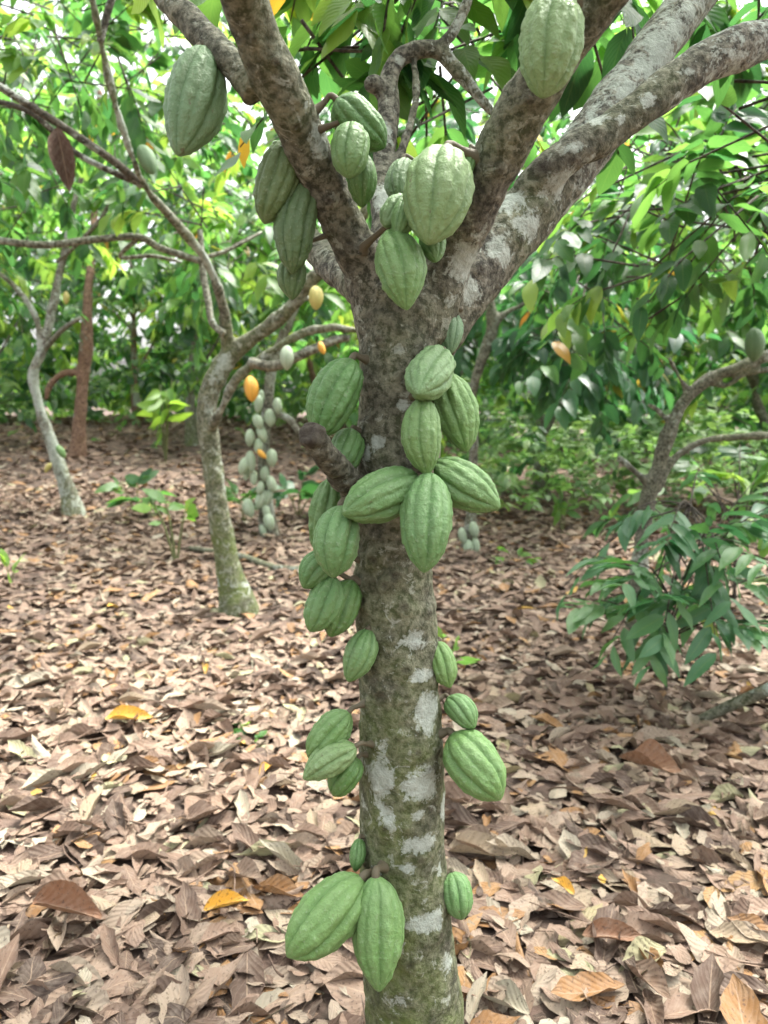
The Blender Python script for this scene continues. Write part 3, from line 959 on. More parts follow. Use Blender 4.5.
for k, (a, b, w, tint, label) in enumerate(PODS):
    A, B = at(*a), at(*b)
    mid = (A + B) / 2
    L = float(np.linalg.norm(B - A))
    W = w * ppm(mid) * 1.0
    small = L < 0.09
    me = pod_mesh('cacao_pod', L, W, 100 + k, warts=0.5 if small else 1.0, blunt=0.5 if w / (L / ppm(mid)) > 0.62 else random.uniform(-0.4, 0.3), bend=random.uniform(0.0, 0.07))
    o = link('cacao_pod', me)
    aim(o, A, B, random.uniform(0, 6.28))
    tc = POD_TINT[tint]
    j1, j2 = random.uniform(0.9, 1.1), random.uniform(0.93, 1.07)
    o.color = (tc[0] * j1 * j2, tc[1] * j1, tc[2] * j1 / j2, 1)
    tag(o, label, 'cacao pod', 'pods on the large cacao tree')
    # stalk from the pod's stem end into the bark
    loc, nrm, idx, dist = bv.find_nearest(Vector(A))
    loc = np.array(loc); nrm = np.array(nrm)
    ax_ = norm(B - A)
    sr = max(0.003, W * 0.075)
    d0 = float(np.linalg.norm(loc - A))
    pth = [[*(A + ax_ * 0.012), sr * 1.25], [*(A - ax_ * min(0.008, d0 * 0.3)), sr], [*((A - ax_ * 0.01) * 0.4 + loc * 0.6 + nrm * 0.004), sr * 0.95], [*(loc + nrm * 0.001), sr * 1.5], [*(loc - nrm * 0.008), sr * 2.4]]
    acc = Acc(); acc.tube(pth, 8, 4)
    sm = acc.mesh('stalk', [M_STALK])
    st = bpy.data.objects.new('stalk', sm); COL.objects.link(st)
    st.parent = o
    from mathutils import Matrix
    mb = Matrix.LocRotScale(o.location, o.rotation_quaternion, None)
    st.matrix_parent_inverse = mb.inverted()

# ------------------------------------------------------------------ other trees
def tree(label, paths, loc, mat, voxel=0.014, moss=0.4, lichen=0.25, branches=(), rough=0.009, slim=0.8, group=None, name='cacao_tree', red=False):
    root = thing(name, label, 'tree', loc, group)
    z00 = min(p[0][2] for p in paths)
    paths = [[[*q[:3], q[3] * slim * (1 + 0.4 * math.exp(-max(0.0, q[2] - loc[2]) / 0.12))] for q in p] for p in paths]
    me = remeshed('trunk', paths, voxel, 5, 12, 8)
    C, N = co(me), normals(me)
    C = C + N * (rough * fbm(C * 6, 3, 2) + rough * 0.4 * fbm(C * 22, 2, 8))[:, None]
    me.vertices.foreach_set('co', C.astype(np.float32).ravel()); me.update()
    z0 = C[:, 2].min()
    set_attr(me, 'moss', np.clip(moss * (0.4 + 1.1 * sstep(1.1, 0.0, C[:, 2] - z0)) + 0.35 * fbm(C * 3, 2, 5), 0, 1))
    set_attr(me, 'lichen', np.clip(lichen + 0.45 * fbm(C * 5, 3, 6), 0, 1))
    set_attr(me, 'dark', np.zeros(len(C)))
    me.materials.append(mat)
    link('trunk', me, root)
    for bp, bm in branches:
        a = Acc()
        for p in bp:
            a.tube(p, 8, 6)
        bme = a.mesh('branch', [bm])
        n = len(bme.vertices)
        C = co(bme)
        set_attr(bme, 'moss', np.full(n, 0.2)); set_attr(bme, 'lichen', np.clip(0.2 + 0.4 * fbm(C * 7, 2, 3), 0, 1)); set_attr(bme, 'dark', np.zeros(n))
        link('branch', bme, root)
    return root


def foot(px, py, Y):
    P = at(px, py, Y)
    return (P[0], P[1], ground(P[0], P[1]))


# second tree, mossy foot, left of the main trunk
Y1 = 4.75
t1 = tree('slender leaning cacao tree with mossy green foot and dark bare upper limb', [
    px_path([(244, 650, 60, Y1), (240, 612, 42, Y1), (228, 565, 34, Y1), (217, 500, 30, Y1), (209, 440, 28, Y1), (207, 405, 28, Y1), (216, 375, 28, Y1), (236, 350, 24, Y1), (262, 331, 20, 4.7), (290, 308, 18, 4.6), (312, 280, 19, 4.5), (340, 250, 20, 4.4), (372, 200, 18, 4.3)]),
    px_path([(218, 385, 22, Y1), (227, 350, 18, Y1), (222, 302, 15, 4.6), (204, 258, 14, 4.4), (175, 222, 13, 4.2), (148, 190, 12, 4.0), (130, 150, 11, 3.85), (112, 92, 10, 3.7), (101, 40, 10, 3.6), (90, -10, 10, 3.5), (78, -60, 9, 3.4)]),
    px_path([(208, 432, 16, Y1), (222, 408, 14, 4.6), (236, 380, 14, 4.55), (262, 358, 14, 4.5), (300, 335, 13, 4.45), (330, 328, 12, 4.4), (358, 331, 10, 4.4), (400, 340, 8, 4.4)])],
    foot(240, 612, Y1), M_BARK_PALE, 0.013, 1.25, 0.12, slim=.72,
    branches=[([px_path([(143, 186, 9, 4.0), (112, 160, 8, 3.9), (62, 126, 8, 3.8), (5, 90, 8, 3.7), (-40, 62, 7, 3.6)]), px_path([(136, 182, 7, 4.0), (104, 168, 6, 4.0), (72, 150, 6, 4.0), (30, 112, 6, 3.9), (-20, 98, 5, 3.9)]), px_path([(100, 42, 8, 3.6), (106, 18, 8, 3.6), (116, -15, 7, 3.6)])], M_BARK_DARK),
              ([px_path([(224, 334, 7, 4.62), (212, 322, 7, 4.65), (208, 300, 7, 4.7), (203, 272, 7, 4.75), (200, 230, 6, 4.8)]), px_path([(203, 262, 7, 4.75), (160, 248, 7, 4.8), (138, 237, 7, 4.8), (90, 240, 7, 4.7), (40, 245, 7, 4.6), (-30, 236, 7, 4.5)]), px_path([(138, 238, 5, 4.8), (120, 257, 4, 4.9), (152, 256, 4, 4.9), (182, 262, 3, 5)]), px_path([(203, 258, 5, 4.75), (228, 250, 4, 4.8), (262, 232, 3, 4.9)]), px_path([(280, 318, 8, 4.6), (300, 300, 6, 4.7), (322, 298, 5, 4.8)]), px_path([(250, 362, 10, 4.5), (275, 366, 11, 4.45), (305, 353, 10, 4.4), (335, 340, 9, 4.4), (350, 338, 6, 4.4)])], M_BARK_PALE)])
crown('crown', [(at(50, 30, 4.4), (.6, .4, .45), 28, .1), (at(160, 10, 4.8), (.6, .5, .4), 24, .1), (at(110, 80, 6.0), (1.0, .6, .7), 40, .05), (at(20, 70, 5.6), (.7, .6, .6), 26, .0), (at(20, 170, 5.0), (.4, .5, .35), 9, .12), (at(130, -140, 3.8), (.9, .7, .4), 26), (at(-80, 60, 4.2), (.5, .6, .6), 20),
                (at(185, 190, 4.6), (.3, .3, .2), 6, .15), (at(235, 110, 4.8), (.3, .3, .3), 7, .15)], t1, leaf=0.15, per=9, droop=0.4, templates=T_NEAR, bias=-0.06)

# left, pale crusted trunk
Y2 = 8.2
t2 = tree('pale crusted thin cacao tree bending left beside a reddish trunk', [
    px_path([(76, 525, 34, Y2), (70, 498, 25, Y2), (56, 455, 18, Y2), (41, 412, 16, Y2), (33, 375, 15, Y2), (44, 346, 14, Y2), (52, 310, 13, Y2), (58, 280, 12, Y2), (65, 250, 11, Y2), (74, 205, 9, Y2), (90, 150, 8, Y2)]),
    px_path([(41, 352, 11, Y2), (36, 318, 10, Y2), (20, 292, 9, Y2), (-4, 270, 8, Y2), (-40, 240, 7, Y2)])],
    foot(70, 498, Y2), M_BARK_PALE, 0.018, 0.4, 0.42, slim=.68,
    branches=[([px_path([(58, 262, 5, 8.2), (100, 220, 4, 7.9), (112, 190, 4, 7.8)])], M_BARK_PALE), ([px_path([(44, 350, 6, 8.2), (62, 330, 5, 8.1), (80, 318, 4, 8)])], M_BARK_PALE)])
crown('crown', [(at(40, 175, 8.9), (1.2, .8, .8), 50, .05), (at(140, 165, 8.6), (1.1, .9, .8), 44, .05), (at(-40, 220, 8.6), (.9, .8, .8), 36)], t2, leaf=0.24, per=9, droop=0.4)

# reddish trunk
Y3 = 11.5
t3 = tree('straight reddish-brown trunk standing behind the pale crusted tree', [
    px_path([(76, 470, 26, Y3), (78, 445, 19, Y3), (82, 390, 15, Y3), (86, 350, 17, Y3), (88, 295, 12, Y3), (92, 250, 10, 11.7), (96, 180, 9, 12.1), (100, 90, 7, 12.4)]),
    px_path([(80, 372, 10, Y3), (62, 374, 9, Y3), (50, 386, 8, Y3), (46, 400, 6, Y3)])], foot(78, 445, Y3), M_BARK_RED, 0.03, 0.05, 0.0)
crown('crown', [(at(100, 150, 12.4), (1.7, 1.2, 1.1), 80, .05)], t3, leaf=0.25, per=9, droop=0.4)

# pod-covered stem right behind the leaning tree
Y4 = 7.2
t4 = tree('slim pale stem in the middle distance wrapped in hanging pods', [
    px_path([(272, 575, 20, Y4), (270, 545, 15, Y4), (266, 500, 12, Y4), (264, 450, 11, Y4), (268, 400, 11, Y4), (272, 370, 10, Y4), (285, 330, 9, Y4), (300, 290, 8, Y4), (310, 230, 7, Y4)]),
    px_path([(268, 412, 7, Y4), (290, 420, 6, Y4), (305, 445, 5, Y4)])], foot(270, 548, Y4), M_BARK_PALE, 0.02, 0.3, 0.35, slim=1.15)
crown('crown', [(at(300, 215, 7.4), (1.0, .8, .8), 40, .08), (at(225, 250, 7.6), (.9, .8, .6), 30, .05), (at(330, 330, 8.2), (.5, .5, .35), 12)], t4, leaf=0.24, per=9, droop=0.4)

# small podded tree right behind the main trunk
Y6 = 6.8
t6 = tree('grey crooked cacao stem rising just right of the large trunk', [
    px_path([(470, 590, 22, Y6), (469, 556, 16, Y6), (472, 500, 13, Y6), (474, 440, 12, Y6), (472, 400, 12, Y6), (480, 365, 14, Y6), (492, 330, 16, Y6), (490, 300, 12, Y6), (486, 240, 10, Y6), (480, 180, 9, Y6)]),
    px_path([(490, 330, 12, Y6), (505, 314, 9, Y6), (528, 302, 7, Y6), (560, 280, 5, Y6)])], foot(469, 556, Y6), M_BARK_PALE, 0.02, 0.3, 0.3)
crown('crown', [(at(550, 265, 7.6), (.9, .6, .6), 50, -.16), (at(560, 340, 7.2), (.5, .5, .35), 24, -.15), (at(480, 180, 6.6), (.8, .7, .6), 36, 0), (at(590, 350, 6.6), (.55, .5, .4), 28, -.12)], t6, leaf=0.22, per=9, droop=0.5, mat=M_DARK)

# right tree with snags
Y5 = 4.3
t5 = tree('right-hand cacao tree with broken snags and a long arching limb', [
    px_path([(640, 700, 40, Y5), (638, 655, 30, Y5), (640, 560, 24, Y5), (646, 510, 22, Y5), (655, 475, 21, Y5), (670, 430, 20, Y5), (684, 402, 20, Y5), (708, 380, 18, Y5), (740, 367, 16, Y5), (775, 352, 15, Y5), (830, 320, 14, Y5)]),
    px_path([(690, 398, 14, Y5), (678, 375, 9, Y5), (668, 358, 8, Y5)]), px_path([(672, 425, 12, Y5), (660, 412, 8, Y5), (648, 404, 8, Y5)]), px_path([(652, 485, 14, Y5), (636, 472, 11, Y5), (617, 457, 10, Y5)]),
    px_path([(656, 490, 16, Y5), (672, 462, 13, Y5), (700, 442, 11, Y5), (735, 437, 10, Y5), (780, 434, 9, Y5), (850, 420, 8, Y5)]),
    px_path([(708, 380, 12, Y5), (725, 386, 9, Y5), (750, 372, 8, Y5), (790, 368, 7, Y5)])], foot(640, 660, Y5), M_BARK, 0.012, 0.25, 0.12, slim=.72)
crown('crown', [(at(665, 215, 3.2), (.42, .45, .34), 24, -.1), (at(745, 170, 2.9), (.36, .4, .3), 18, -.02), (at(770, 205, 3.4), (.36, .5, .22), 16, -.1), (at(600, 275, 4.4), (.45, .5, .4), 24, -.2), (at(640, 130, 4.0), (.5, .5, .4), 24, -.15),
                (at(690, 270, 5.4), (.7, .5, .3), 24, -.2), (at(870, 130, 3.7), (.6, .7, .55), 30, -.1), (at(820, 30, 3.4), (.6, .6, .5), 24, -.1), (at(700, 60, 4.2), (.6, .5, .35), 20, -.12), (at(720, 200, 5.0), (.9, .6, .8), 60, -.2), (at(620, 200, 5.6), (.8, .5, .6), 40, -.22)], t5, leaf=0.15, per=9, droop=0.35, templates=T_NEAR)

# rows of cacao trees behind
def back_tree(label, x, Y, h, r, n, bias=0.0, mat=None, lean=0.0, w=0.11, bark=None, group=None, low=0.5, seed=0):
    z = ground(x, Y)
    rr = np.random.default_rng(seed + 500)
    n = int(n * 0.68)
    k = rr.uniform(-.25, .25, 6)
    p = [[x, Y, z - .15, w * 1.3], [x + k[0] * .3, Y, z + .25 * h, w * .85], [x + lean * .5 + k[1], Y + k[2], z + .5 * h, w * .7], [x + lean + k[3], Y + k[4], z + .8 * h, w * .45], [x + lean * 1.3, Y, z + 1.1 * h, w * .25]]
    q = [p[2][:3] + [w * .5], [x + lean * .5 - r * .35, Y + k[5], z + .72 * h, w * .38], [x - r * .7, Y, z + .95 * h, w * .2]]
    q2 = [p[1][:3] + [w * .5], [x + r * .35, Y + k[5], z + .55 * h, w * .4], [x + r * .75, Y, z + .85 * h, w * .2]]
    t = tree(label, [p, q, q2], (x, Y, z), bark or M_BARK_PALE, 0.04, 0.4, 0.25, group=group)
    cx = x + lean
    cl = [((cx, Y, z + h * .95), (r, r, r * .62), n, bias), ((cx - r * .5, Y, z + h * .74), (r * .7, r * .7, r * .35), n // 3, bias), ((cx + r * .6, Y - .2, z + h * .70), (r * .7, r * .7, r * .35), n // 3, bias), ((cx, Y, z + h * low * .7), (r * .9, r * .6, .5), n // 7, bias - .05)]
    crown('crown', cl, t, leaf=0.22, per=9, droop=0.35, mat=mat, templates=T_FAR, twig_r=0.004)


back_tree('bushy tree at the far left edge beyond the pale crusted tree', -6.9, 12.3, 3.3, 1.9, 190, .04, seed=1)
back_tree('cacao tree with a forked stem behind the reddish trunk', -5.2, 15.8, 3.8, 2.1, 200, .08, seed=2, bark=M_BARK_RED)
back_tree('leafy tree showing between the reddish trunk and the leaning mossy tree', -3.3, 12.8, 3.5, 1.8, 190, .1, lean=.4, seed=3)
back_tree('leafy tree showing between the leaning mossy tree and the large trunk', -1.2, 14.3, 3.6, 1.9, 200, .08, seed=4, bark=M_BARK_RED)
back_tree('dense tree directly behind the fork of the large cacao tree', .7, 12.0, 3.5, 1.7, 190, .02, lean=-.3, seed=5)
back_tree('dark glossy tree behind the crooked grey stem', 2.1, 9.8, 3.1, 1.4, 200, 0.02, mat=M_DARK, seed=6)
back_tree('dark dense tree filling the gap beyond the bright undergrowth', 5.3, 15.4, 4.2, 2.2, 220, .05, mat=M_DARK, seed=7)
back_tree('bushy tree beyond the snagged right-hand tree', 4.6, 8.8, 2.9, 1.5, 210, .03, seed=8)
back_tree('tall tree in the far right behind the arching limb', 8.0, 13.8, 4.0, 2.2, 200, .02, seed=9)
back_tree('tall tree far behind the forked stem at left', -9.3, 16.3, 4.4, 2.4, 200, .1, seed=10)
back_tree('tall tree far behind, above the leaning tree', -2.8, 17.3, 5.2, 2.5, 240, .12, seed=11)
back_tree('tall tree far behind the large trunk', 1.6, 16.8, 5.4, 2.4, 230, .04, seed=12)

# far-off wood that reads as one mass
n = 5600
ang = rng.uniform(-0.85, 0.85, n)
dst = rng.uniform(17, 26, n)
x, y = dst * np.sin(ang), dst * np.cos(ang)
z = hgt(x, y) + 0.15 + np.where(np.arange(n) < 1700, rng.uniform(0, 2.2, n), rng.uniform(0.05, 1, n) ** 1.1 * 12.5)
d = rng.normal(0, 1, (n, 3)) * np.array([1, 1, .4])
P, X, Z, S, Rn = twig_leaves(np.stack([x, y, z], -1), d, rng.uniform(.5, 1.1, n), 8, 0.36, 0.5, 0.0)
V, F, UV, RR = place_leaves(T_FAR, P, X, Z, S, Rn)
tag(link('distant_forest', build_mesh('distant_forest', V, [F], uv=UV, rnd=RR, mats=[M_FAR])), 'dense green wood closing off the view behind the trees', 'forest', kind='stuff')

# low green ground plants in the distance, right of the trunk and along the far edge
n = 1000
x = np.concatenate([rng.uniform(0.8, 7.0, 760), rng.uniform(-9, 5, 240)])
y = np.concatenate([rng.uniform(7.5, 11.5, 760), rng.uniform(12.5, 17, 240)])
base = np.stack([x, y, hgt(x, y) + rng.uniform(.05, 1.0, n)], -1)
P, X, Z, S, Rn = twig_leaves(base, rng.normal(0, 1, (n, 3)) * np.array([.7, .7, .5]) + np.array([0, 0, .6]), rng.uniform(.15, .5, n), 9, 0.13, 0.25, 0.1)
P[:, 2] = np.maximum(P[:, 2], hgt(P[:, 0], P[:, 1]) + .03)
V, F, UV, RR = place_leaves(T_FAR, P, X, Z, S, Rn)
tag(link('undergrowth', build_mesh('undergrowth', V, [F], uv=UV, rnd=RR, mats=[M_UNDER])), 'bright low undergrowth along the far edge of the clearing', 'undergrowth', kind='stuff')


# ------------------------------------------------------------------ sapling and small plants
PLANT_W = {'sapling': 0.72}


def plant(name, label, cat, base, tips, leaf, per, mat, droop=0.5, stem_r=0.006, templates=None, bias=0.0, group=None, stem_mat=None, spread=0.55, nodes=None):
    """stems from base to each tip with leaves along the upper part"""
    root = thing(name, label, cat, base, group)
    a = Acc()
    B, D, Ls = [], [], []
    b = np.asarray(base, float)
    for tpt in tips:
        tpt = np.asarray(tpt, float)
        s0 = b + np.array([0, 0, -.03])
        if nodes is not None:
            s0 = np.asarray(nodes[len(B) % len(nodes)], float)
        m = s0 * 0.5 + tpt * 0.5 + np.array([0, 0, 0.12 * np.linalg.norm(tpt - s0)])
        a.tube([[*s0, stem_r], [*m, stem_r * .75], [*tpt, stem_r * .4]], 6, 5)
        B.append(m); D.append(tpt - m); Ls.append(np.linalg.norm(tpt - m))
    if nodes is not None:
        a.tube([[*(b + np.array([0, 0, -.05])), stem_r * 2]] + [[*np.asarray(q, float), stem_r * (1.7 - .25 * k)] for k, q in enumerate(nodes)], 8, 6)
    me = a.mesh('stem', [stem_mat or M_STEM])
    link('stem', me, root)
    P, X, Z, S, Rn = twig_leaves(np.array(B), np.array(D), np.array(Ls), per, leaf, droop, bias, 0.15)
    P[:, 2] = np.maximum(P[:, 2], hgt(P[:, 0], P[:, 1]) + .02)
    V, F, UV, RR = place_leaves(templates or T_NEAR, P, X, Z, S, np.clip(Rn, 0, .95), np.full(len(P), PLANT_W.get(name, 1.0)) * rng.uniform(.8, 1.15, len(P)))
    link('foliage', build_mesh('foliage', V, [F], uv=UV, rnd=RR, mats=[mat]), root)
    return root


bs = foot(668, 690, 3.35)
tips = [at(580, 598, 3.2), at(592, 555, 3.5), at(612, 640, 3.0), at(622, 515, 3.4), at(655, 590, 2.9), at(705, 550, 3.2), at(750, 520, 3.2), at(730, 590, 2.9), at(785, 570, 3.1), at(650, 655, 2.9),
        at(805, 520, 3.3), at(715, 635, 2.9), at(775, 625, 2.95), at(600, 600, 3.5), at(830, 590, 3.2), at(670, 530, 3.0), at(725, 500, 3.0), at(630, 560, 3.1), at(760, 550, 2.9), at(560, 590, 3.6), at(640, 610, 3.2), at(685, 590, 3.1), at(700, 610, 3.4), at(660, 560, 3.5), at(740, 560, 3.4), at(780, 500, 3.2), at(650, 505, 3.7), at(700, 470, 3.8), at(755, 480, 3.6), at(625, 575, 3.0), at(665, 625, 2.9), at(640, 635, 3.1), at(745, 620, 3.0), at(600, 575, 3.3), at(660, 540, 3.2), at(715, 575, 3.1)]
plant('sapling', 'dark glossy cacao sapling spreading low at the foot of the snagged tree', 'sapling', bs, tips, 0.17, 8, M_SAPLING, droop=0.28, stem_r=0.005, bias=.12, stem_mat=M_BARK_DARK, nodes=[at(664, 640, 3.32), at(672, 600, 3.3), at(680, 555, 3.35), at(690, 505, 3.45)])
bs2 = foot(735, 600, 5.0)
plant('shrub', 'loose mid-green shrub filling the gap behind the dark sapling under the arching limb', 'shrub', bs2, [at(px, py, Y) for px, py, Y in [(680, 520, 5), (700, 480, 5.1), (730, 470, 4.9), (760, 465, 5.1), (790, 480, 4.9), (820, 500, 5), (715, 530, 4.7), (745, 520, 4.6), (775, 530, 4.7), (650, 500, 5.3), (690, 455, 5.4), (740, 445, 5.4), (800, 450, 5.3), (840, 470, 5.2), (620, 490, 5.4), (600, 510, 5.6)]],
      .19, 10, M_LEAF, .35, .007, bias=-.05, stem_mat=M_BARK_DARK, nodes=[at(735, 560, 5.0), at(733, 530, 5.05), at(738, 505, 5.1)])
plant('seedling', 'single bright-leaved seedling with a short bare stem near the leaning tree', 'seedling', foot(176, 556, 6.2), [at(152, 500, 6.2), at(188, 502, 6.2), at(165, 498, 6.3)], .22, 3, M_LIME, .3, .012, bias=.2)
plant('ground_plant', 'low dark green plant behind the bright-leaved seedling', 'plant', foot(135, 500, 8.2), [at(118, 482, 8.2), at(140, 474, 8.3), at(155, 492, 8.0), at(128, 496, 8.0)], .24, 6, M_LEAF, .3, .008)
plant('ground_plant', 'broad green plant at the foot of the podded stem', 'plant', foot(245, 512, 7.6), [at(232, 488, 7.6), at(250, 490, 7.5), at(240, 498, 7.3)], .24, 5, M_LEAF, .3, .008, bias=-.1)
plant('ground_plant', 'broad dark plant between the podded stem and the large trunk', 'plant', foot(298, 500, 8.0), [at(284, 486, 8), at(305, 470, 8), at(300, 490, 7.8), at(318, 488, 8)], .28, 5, M_DARK, .3, .008)
plant('seedling', 'tiny seedling low at the left edge among dry leaves', 'seedling', foot(10, 580, 5.3), [at(6, 562, 5.3), at(16, 566, 5.3)], .13, 3, M_LIME, .3, .005, bias=.2)
plant('seedling', 'very small green sprout beside an orange fallen leaf', 'seedling', foot(131, 723, 2.95), [at(128, 712, 2.95), at(136, 714, 2.95)], .055, 2, M_LEAF, .3, .003, bias=.2)
plant('seedling', 'small rosette of rounded green leaves left of the lower trunk', 'seedling', foot(248, 742, 2.8), [at(236, 738, 2.8), at(258, 738, 2.8), at(246, 732, 2.85), at(240, 722, 2.9)], .075, 3, M_LEAF, .3, .003, bias=.1)
plant('seedling', 'thin sprout with small leaves right behind the trunk edge', 'seedling', foot(446, 665, 3.6), [at(442, 632, 3.6), at(455, 642, 3.6), at(460, 655, 3.5)], .10, 3, M_LEAF, .35, .004)
plant('young_plant', 'leafy yellow-green young plant left of the leaning tree', 'plant', foot(165, 440, 11.0), [at(160, 385, 11), at(172, 380, 11), at(168, 400, 10.8), at(155, 405, 11)], .38, 5, M_LIME, .7, .014, bias=.3)
plant('ground_plant', 'slender pale plant standing before the bright undergrowth', 'plant', foot(562, 545, 7.4), [at(556, 500, 7.4), at(568, 505, 7.4), at(560, 490, 7.5)], .17, 5, M_LEAF, .4, .006)
plant('ground_plant', 'low grassy green sprig in front of the small podded stem', 'plant', foot(515, 562, 6.2), [at(505, 548, 6.2), at(522, 552, 6.2), at(530, 560, 6.1), at(498, 556, 6.1)], .13, 4, M_LIME, .2, .004)

# ------------------------------------------------------------------ pods on the other trees
smalls = [pod_mesh('small_pod', 1.0, w, 300 + k, simple=True, blunt=.2, bend=.03) for k, w in enumerate((.48, .56, .62))]


def small_pod(px, py, Y, Lpx, tint, label, group, dx=0, dy=1.0, k=0):
    A = at(px - dx * Lpx / 2, py - dy * Lpx / 2, Y)
    B = at(px + dx * Lpx / 2, py + dy * Lpx / 2, Y - .02)
    o = link('cacao_pod', smalls[k % 3])
    L = aim(o, A, B, random.uniform(0, 6.28))
    o.scale = (L, L, L)
    tc = POD_TINT[tint]
    j = random.uniform(.88, 1.12)
    o.color = (tc[0] * j, tc[1] * j, tc[2] * j, 1)
    return tag(o, label, 'cacao pod', group)


col = [(258, 404, 14), (278, 406, 15), (270, 418, 14), (262, 396, 10), (250, 438, 13), (258, 446, 13), (251, 462, 18), (262, 434, 12), (265, 474, 13), (254, 478, 12), (244, 466, 14), (272, 458, 13), (246, 474, 12), (261, 500, 17), (249, 508, 14), (268, 497, 13), (260, 488, 12), (269, 522, 13), (263, 531, 11), (272, 484, 12), (258, 422, 11), (266, 512, 12)]
for k, (px, py, L) in enumerate(col):
    small_pod(px, py, Y4 - random.uniform(.09, .16), L * random.uniform(1.1, 1.5), 'v', 'small pale green pod in the dense column hanging on the slim background stem', 'pods on the slim background stem', random.uniform(-.45, .45), 1, k)
small_pod(262, 454, Y4 - .24, 14, 'o', 'small orange pod low in the column of pale pods', 'pods on the slim background stem', .6, .6)
small_pod(251, 389, 4.42, 26, 'o', 'orange ripe pod hanging under the side branch of the leaning tree', 'pods on the leaning tree', .1, 1, 1)
small_pod(316, 298, 4.38, 24, 'y', 'yellowish pod hanging over the side branch of the leaning tree', 'pods on the leaning tree', 0, 1, 2)
small_pod(322, 348, 4.3, 16, 'o', 'little orange pod near the end of the forked side branch', 'pods on the leaning tree', .3, .8)
small_pod(287, 358, 4.35, 25, 'v', 'pale green pod on the forked side branch of the leaning tree', 'pods on the leaning tree', 0, 1, 1)
small_pod(147, 160, 3.88, 32, 'g', 'grey-green pod tucked against the dark upper limb at left', 'pods on the leaning tree', .4, .9, 1)
small_pod(61, 452, Y2 - .12, 16, 'm', 'green pod low on the pale crusted stem', 'pods on the pale crusted tree', .5, .8)
small_pod(48, 468, Y2 - .14, 12, 'y', 'yellow pod at the foot of the pale crusted stem', 'pods on the pale crusted tree', -.5, .8)
small_pod(66, 298, Y2 - .12, 13, 'y', 'yellow pod high on the pale crusted stem', 'pods on the pale crusted tree', 0, 1)
for k, (px, py) in enumerate([(463, 536), (474, 530), (468, 548), (476, 546)]):
    small_pod(px, py, Y6 - .12, 17, 'v', 'pale pod at the base of the grey crooked stem', 'pods on the grey crooked stem', random.uniform(-.4, .4), 1, k)
small_pod(754, 345, 4.1, 34, 'g', 'dusky pod hanging above the arching limb at the right edge', 'pods on the right-hand tree', 0, 1, 1)


# ------------------------------------------------------------------ separate fallen things
def fallen_leaf(label, px, py, Y, length, heading, mat, k, name='fallen_leaf', lift=.05, tilt=.1):
    P = np.array(foot(px, py, Y))
    P[2] += lift
    X = np.array([[math.cos(heading), math.sin(heading), tilt]])
    V, F, UV, RR = place_leaves([T_FINE[k % 3]], P[None] - X * length / 2, X, np.array([[0.1, -.35, 1.0]]), np.array([length]), np.array([.5]))
    o = link(name, build_mesh(name, V - P, [F], uv=UV, rnd=RR, mats=[mat]), None, P)
    return tag(o, label, 'fallen leaf')


fallen_leaf('yellow curled leaf lying left of the lowest pods', 228, 940, 1.78, .12, 0.35, M_YELLOW, 2)
fallen_leaf('bright yellow crumpled leaf lying right of the trunk foot', 562, 905, 1.88, .075, 2.4, M_YELLOW, 4)
fallen_leaf('small yellow leaf beside a small rosette of green leaves', 266, 783, 2.5, .09, 1.2, M_YELLOW, 5)
fallen_leaf('orange leaf beside the tiny sprout at left', 130, 737, 2.85, .19, .05, M_YELLOW, 0, lift=.055)
fallen_leaf('big rust-brown curled leaf at the bottom left', 70, 935, 1.75, .21, -.25, M_RUST, 2, lift=.06, tilt=.05)
fallen_leaf('ribbed orange-brown leaf near the bottom right', 612, 968, 1.66, .15, -.1, M_RUST, 0, lift=.055)
fallen_leaf('long rust-tan leaf lying slanted right of the plump lower pod', 650, 770, 2.55, .26, -.9, M_RUST, 4, lift=.06)


hp = at(57, 128, 3.75)
hX = np.array([[.12, .1, -1.0]])
V, F, UV, RR = place_leaves([T_FINE[2]], hp[None], hX, np.array([[.3, -1.0, .1]]), np.array([.28]), np.array([.3]), np.array([1.2]))
tag(link('dead_leaf', build_mesh('dead_leaf', V - hp, [F], uv=UV, rnd=RR, mats=[litter_material('dark_dead_leaf', [(0, (0.07, 0.04, 0.028)), (1, (0.12, 0.075, 0.05))])]), None, hp),
    'dark brown dead leaf hanging from the thin dark branch at left', 'dead leaf')


def stick(label, pts, mat, name='fallen_branch'):
    a = Acc(); a.tube(px_path(pts), 8, 6)
    me = a.mesh(name, [mat])
    n = len(me.vertices); C = co(me)
    set_attr(me, 'moss', np.full(n, .4)); set_attr(me, 'lichen', np.clip(.2 + .4 * fbm(C * 9, 2, 3), 0, 1)); set_attr(me, 'dark', np.zeros(n))
    return tag(link(name, me), label, 'fallen branch')


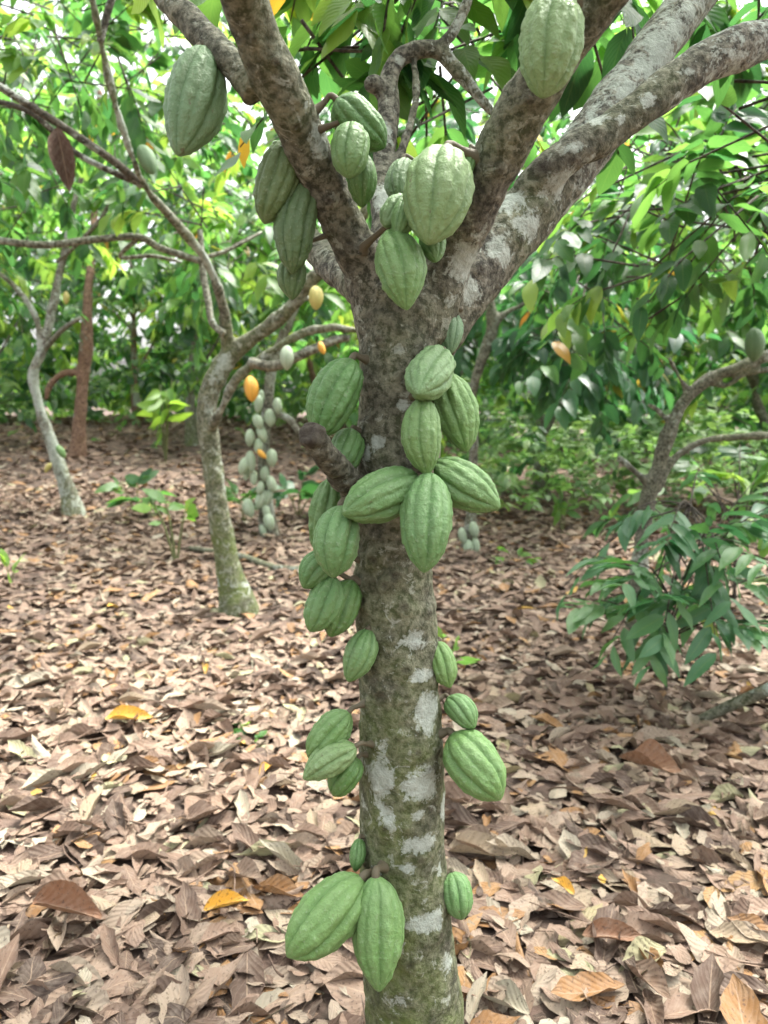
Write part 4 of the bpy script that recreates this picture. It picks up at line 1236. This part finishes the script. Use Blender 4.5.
stick('greyish fallen branch slanting over the litter at the right edge', [(696, 722, 9, 3.05), (725, 708, 11, 3.0), (768, 690, 13, 2.9), (830, 664, 14, 2.8)], M_BARK_PALE)
stick('thin mossy branch lying on the litter behind the trunk', [(190, 548, 5, 6.6), (240, 556, 7, 6.3), (275, 568, 8, 6.0), (310, 569, 7, 5.9), (352, 566, 5, 5.9)], M_BARK)

# ------------------------------------------------------------------ light
SUN_EL, SUN_AZ = R(65), R(48)       # azimuth clockwise from +Y
w = bpy.data.worlds.new('World')
scene.world = w
w.use_nodes = True
nt = w.node_tree
bg = nt.nodes['Background']
sky = nt.nodes.new('ShaderNodeTexSky')
sky.sky_type = 'NISHITA'
sky.sun_disc = False
sky.sun_elevation = SUN_EL
sky.sun_rotation = SUN_AZ
sky.air_density = 1.0
sky.dust_density = 8.0
sky.ozone_density = 1.0
hs = nt.nodes.new('ShaderNodeHueSaturation')      # a thin white overcast
hs.inputs['Saturation'].default_value = 0.25
nt.links.new(sky.outputs[0], hs.inputs['Color'])
nt.links.new(hs.outputs[0], bg.inputs[0])
bg.inputs[1].default_value = 0.15
sd = bpy.data.lights.new('sun', 'SUN')
sd.energy = 1.35
sd.angle = R(18)
sd.color = (1, 0.96, 0.88)
so = bpy.data.objects.new('sun', sd)
COL.objects.link(so)
dirv = Vector((math.sin(SUN_AZ) * math.cos(SUN_EL), math.cos(SUN_AZ) * math.cos(SUN_EL), math.sin(SUN_EL)))
so.rotation_mode = 'QUATERNION'
so.rotation_quaternion = dirv.to_track_quat('Z', 'Y')

vs = scene.view_settings
vs.view_transform = 'Standard'
vs.look = 'None'
vs.exposure = 2.4
vs.gamma = 1
vs.use_curve_mapping = False
scene.render.engine = 'CYCLES'
cy = scene.cycles
cy.use_denoising = True
cy.max_bounces = 6
cy.diffuse_bounces = 4
cy.glossy_bounces = 2
cy.transmission_bounces = 3
cy.transparent_max_bounces = 4
cy.caustics_reflective = False
cy.caustics_refractive = False
cy.sample_clamp_indirect = 6
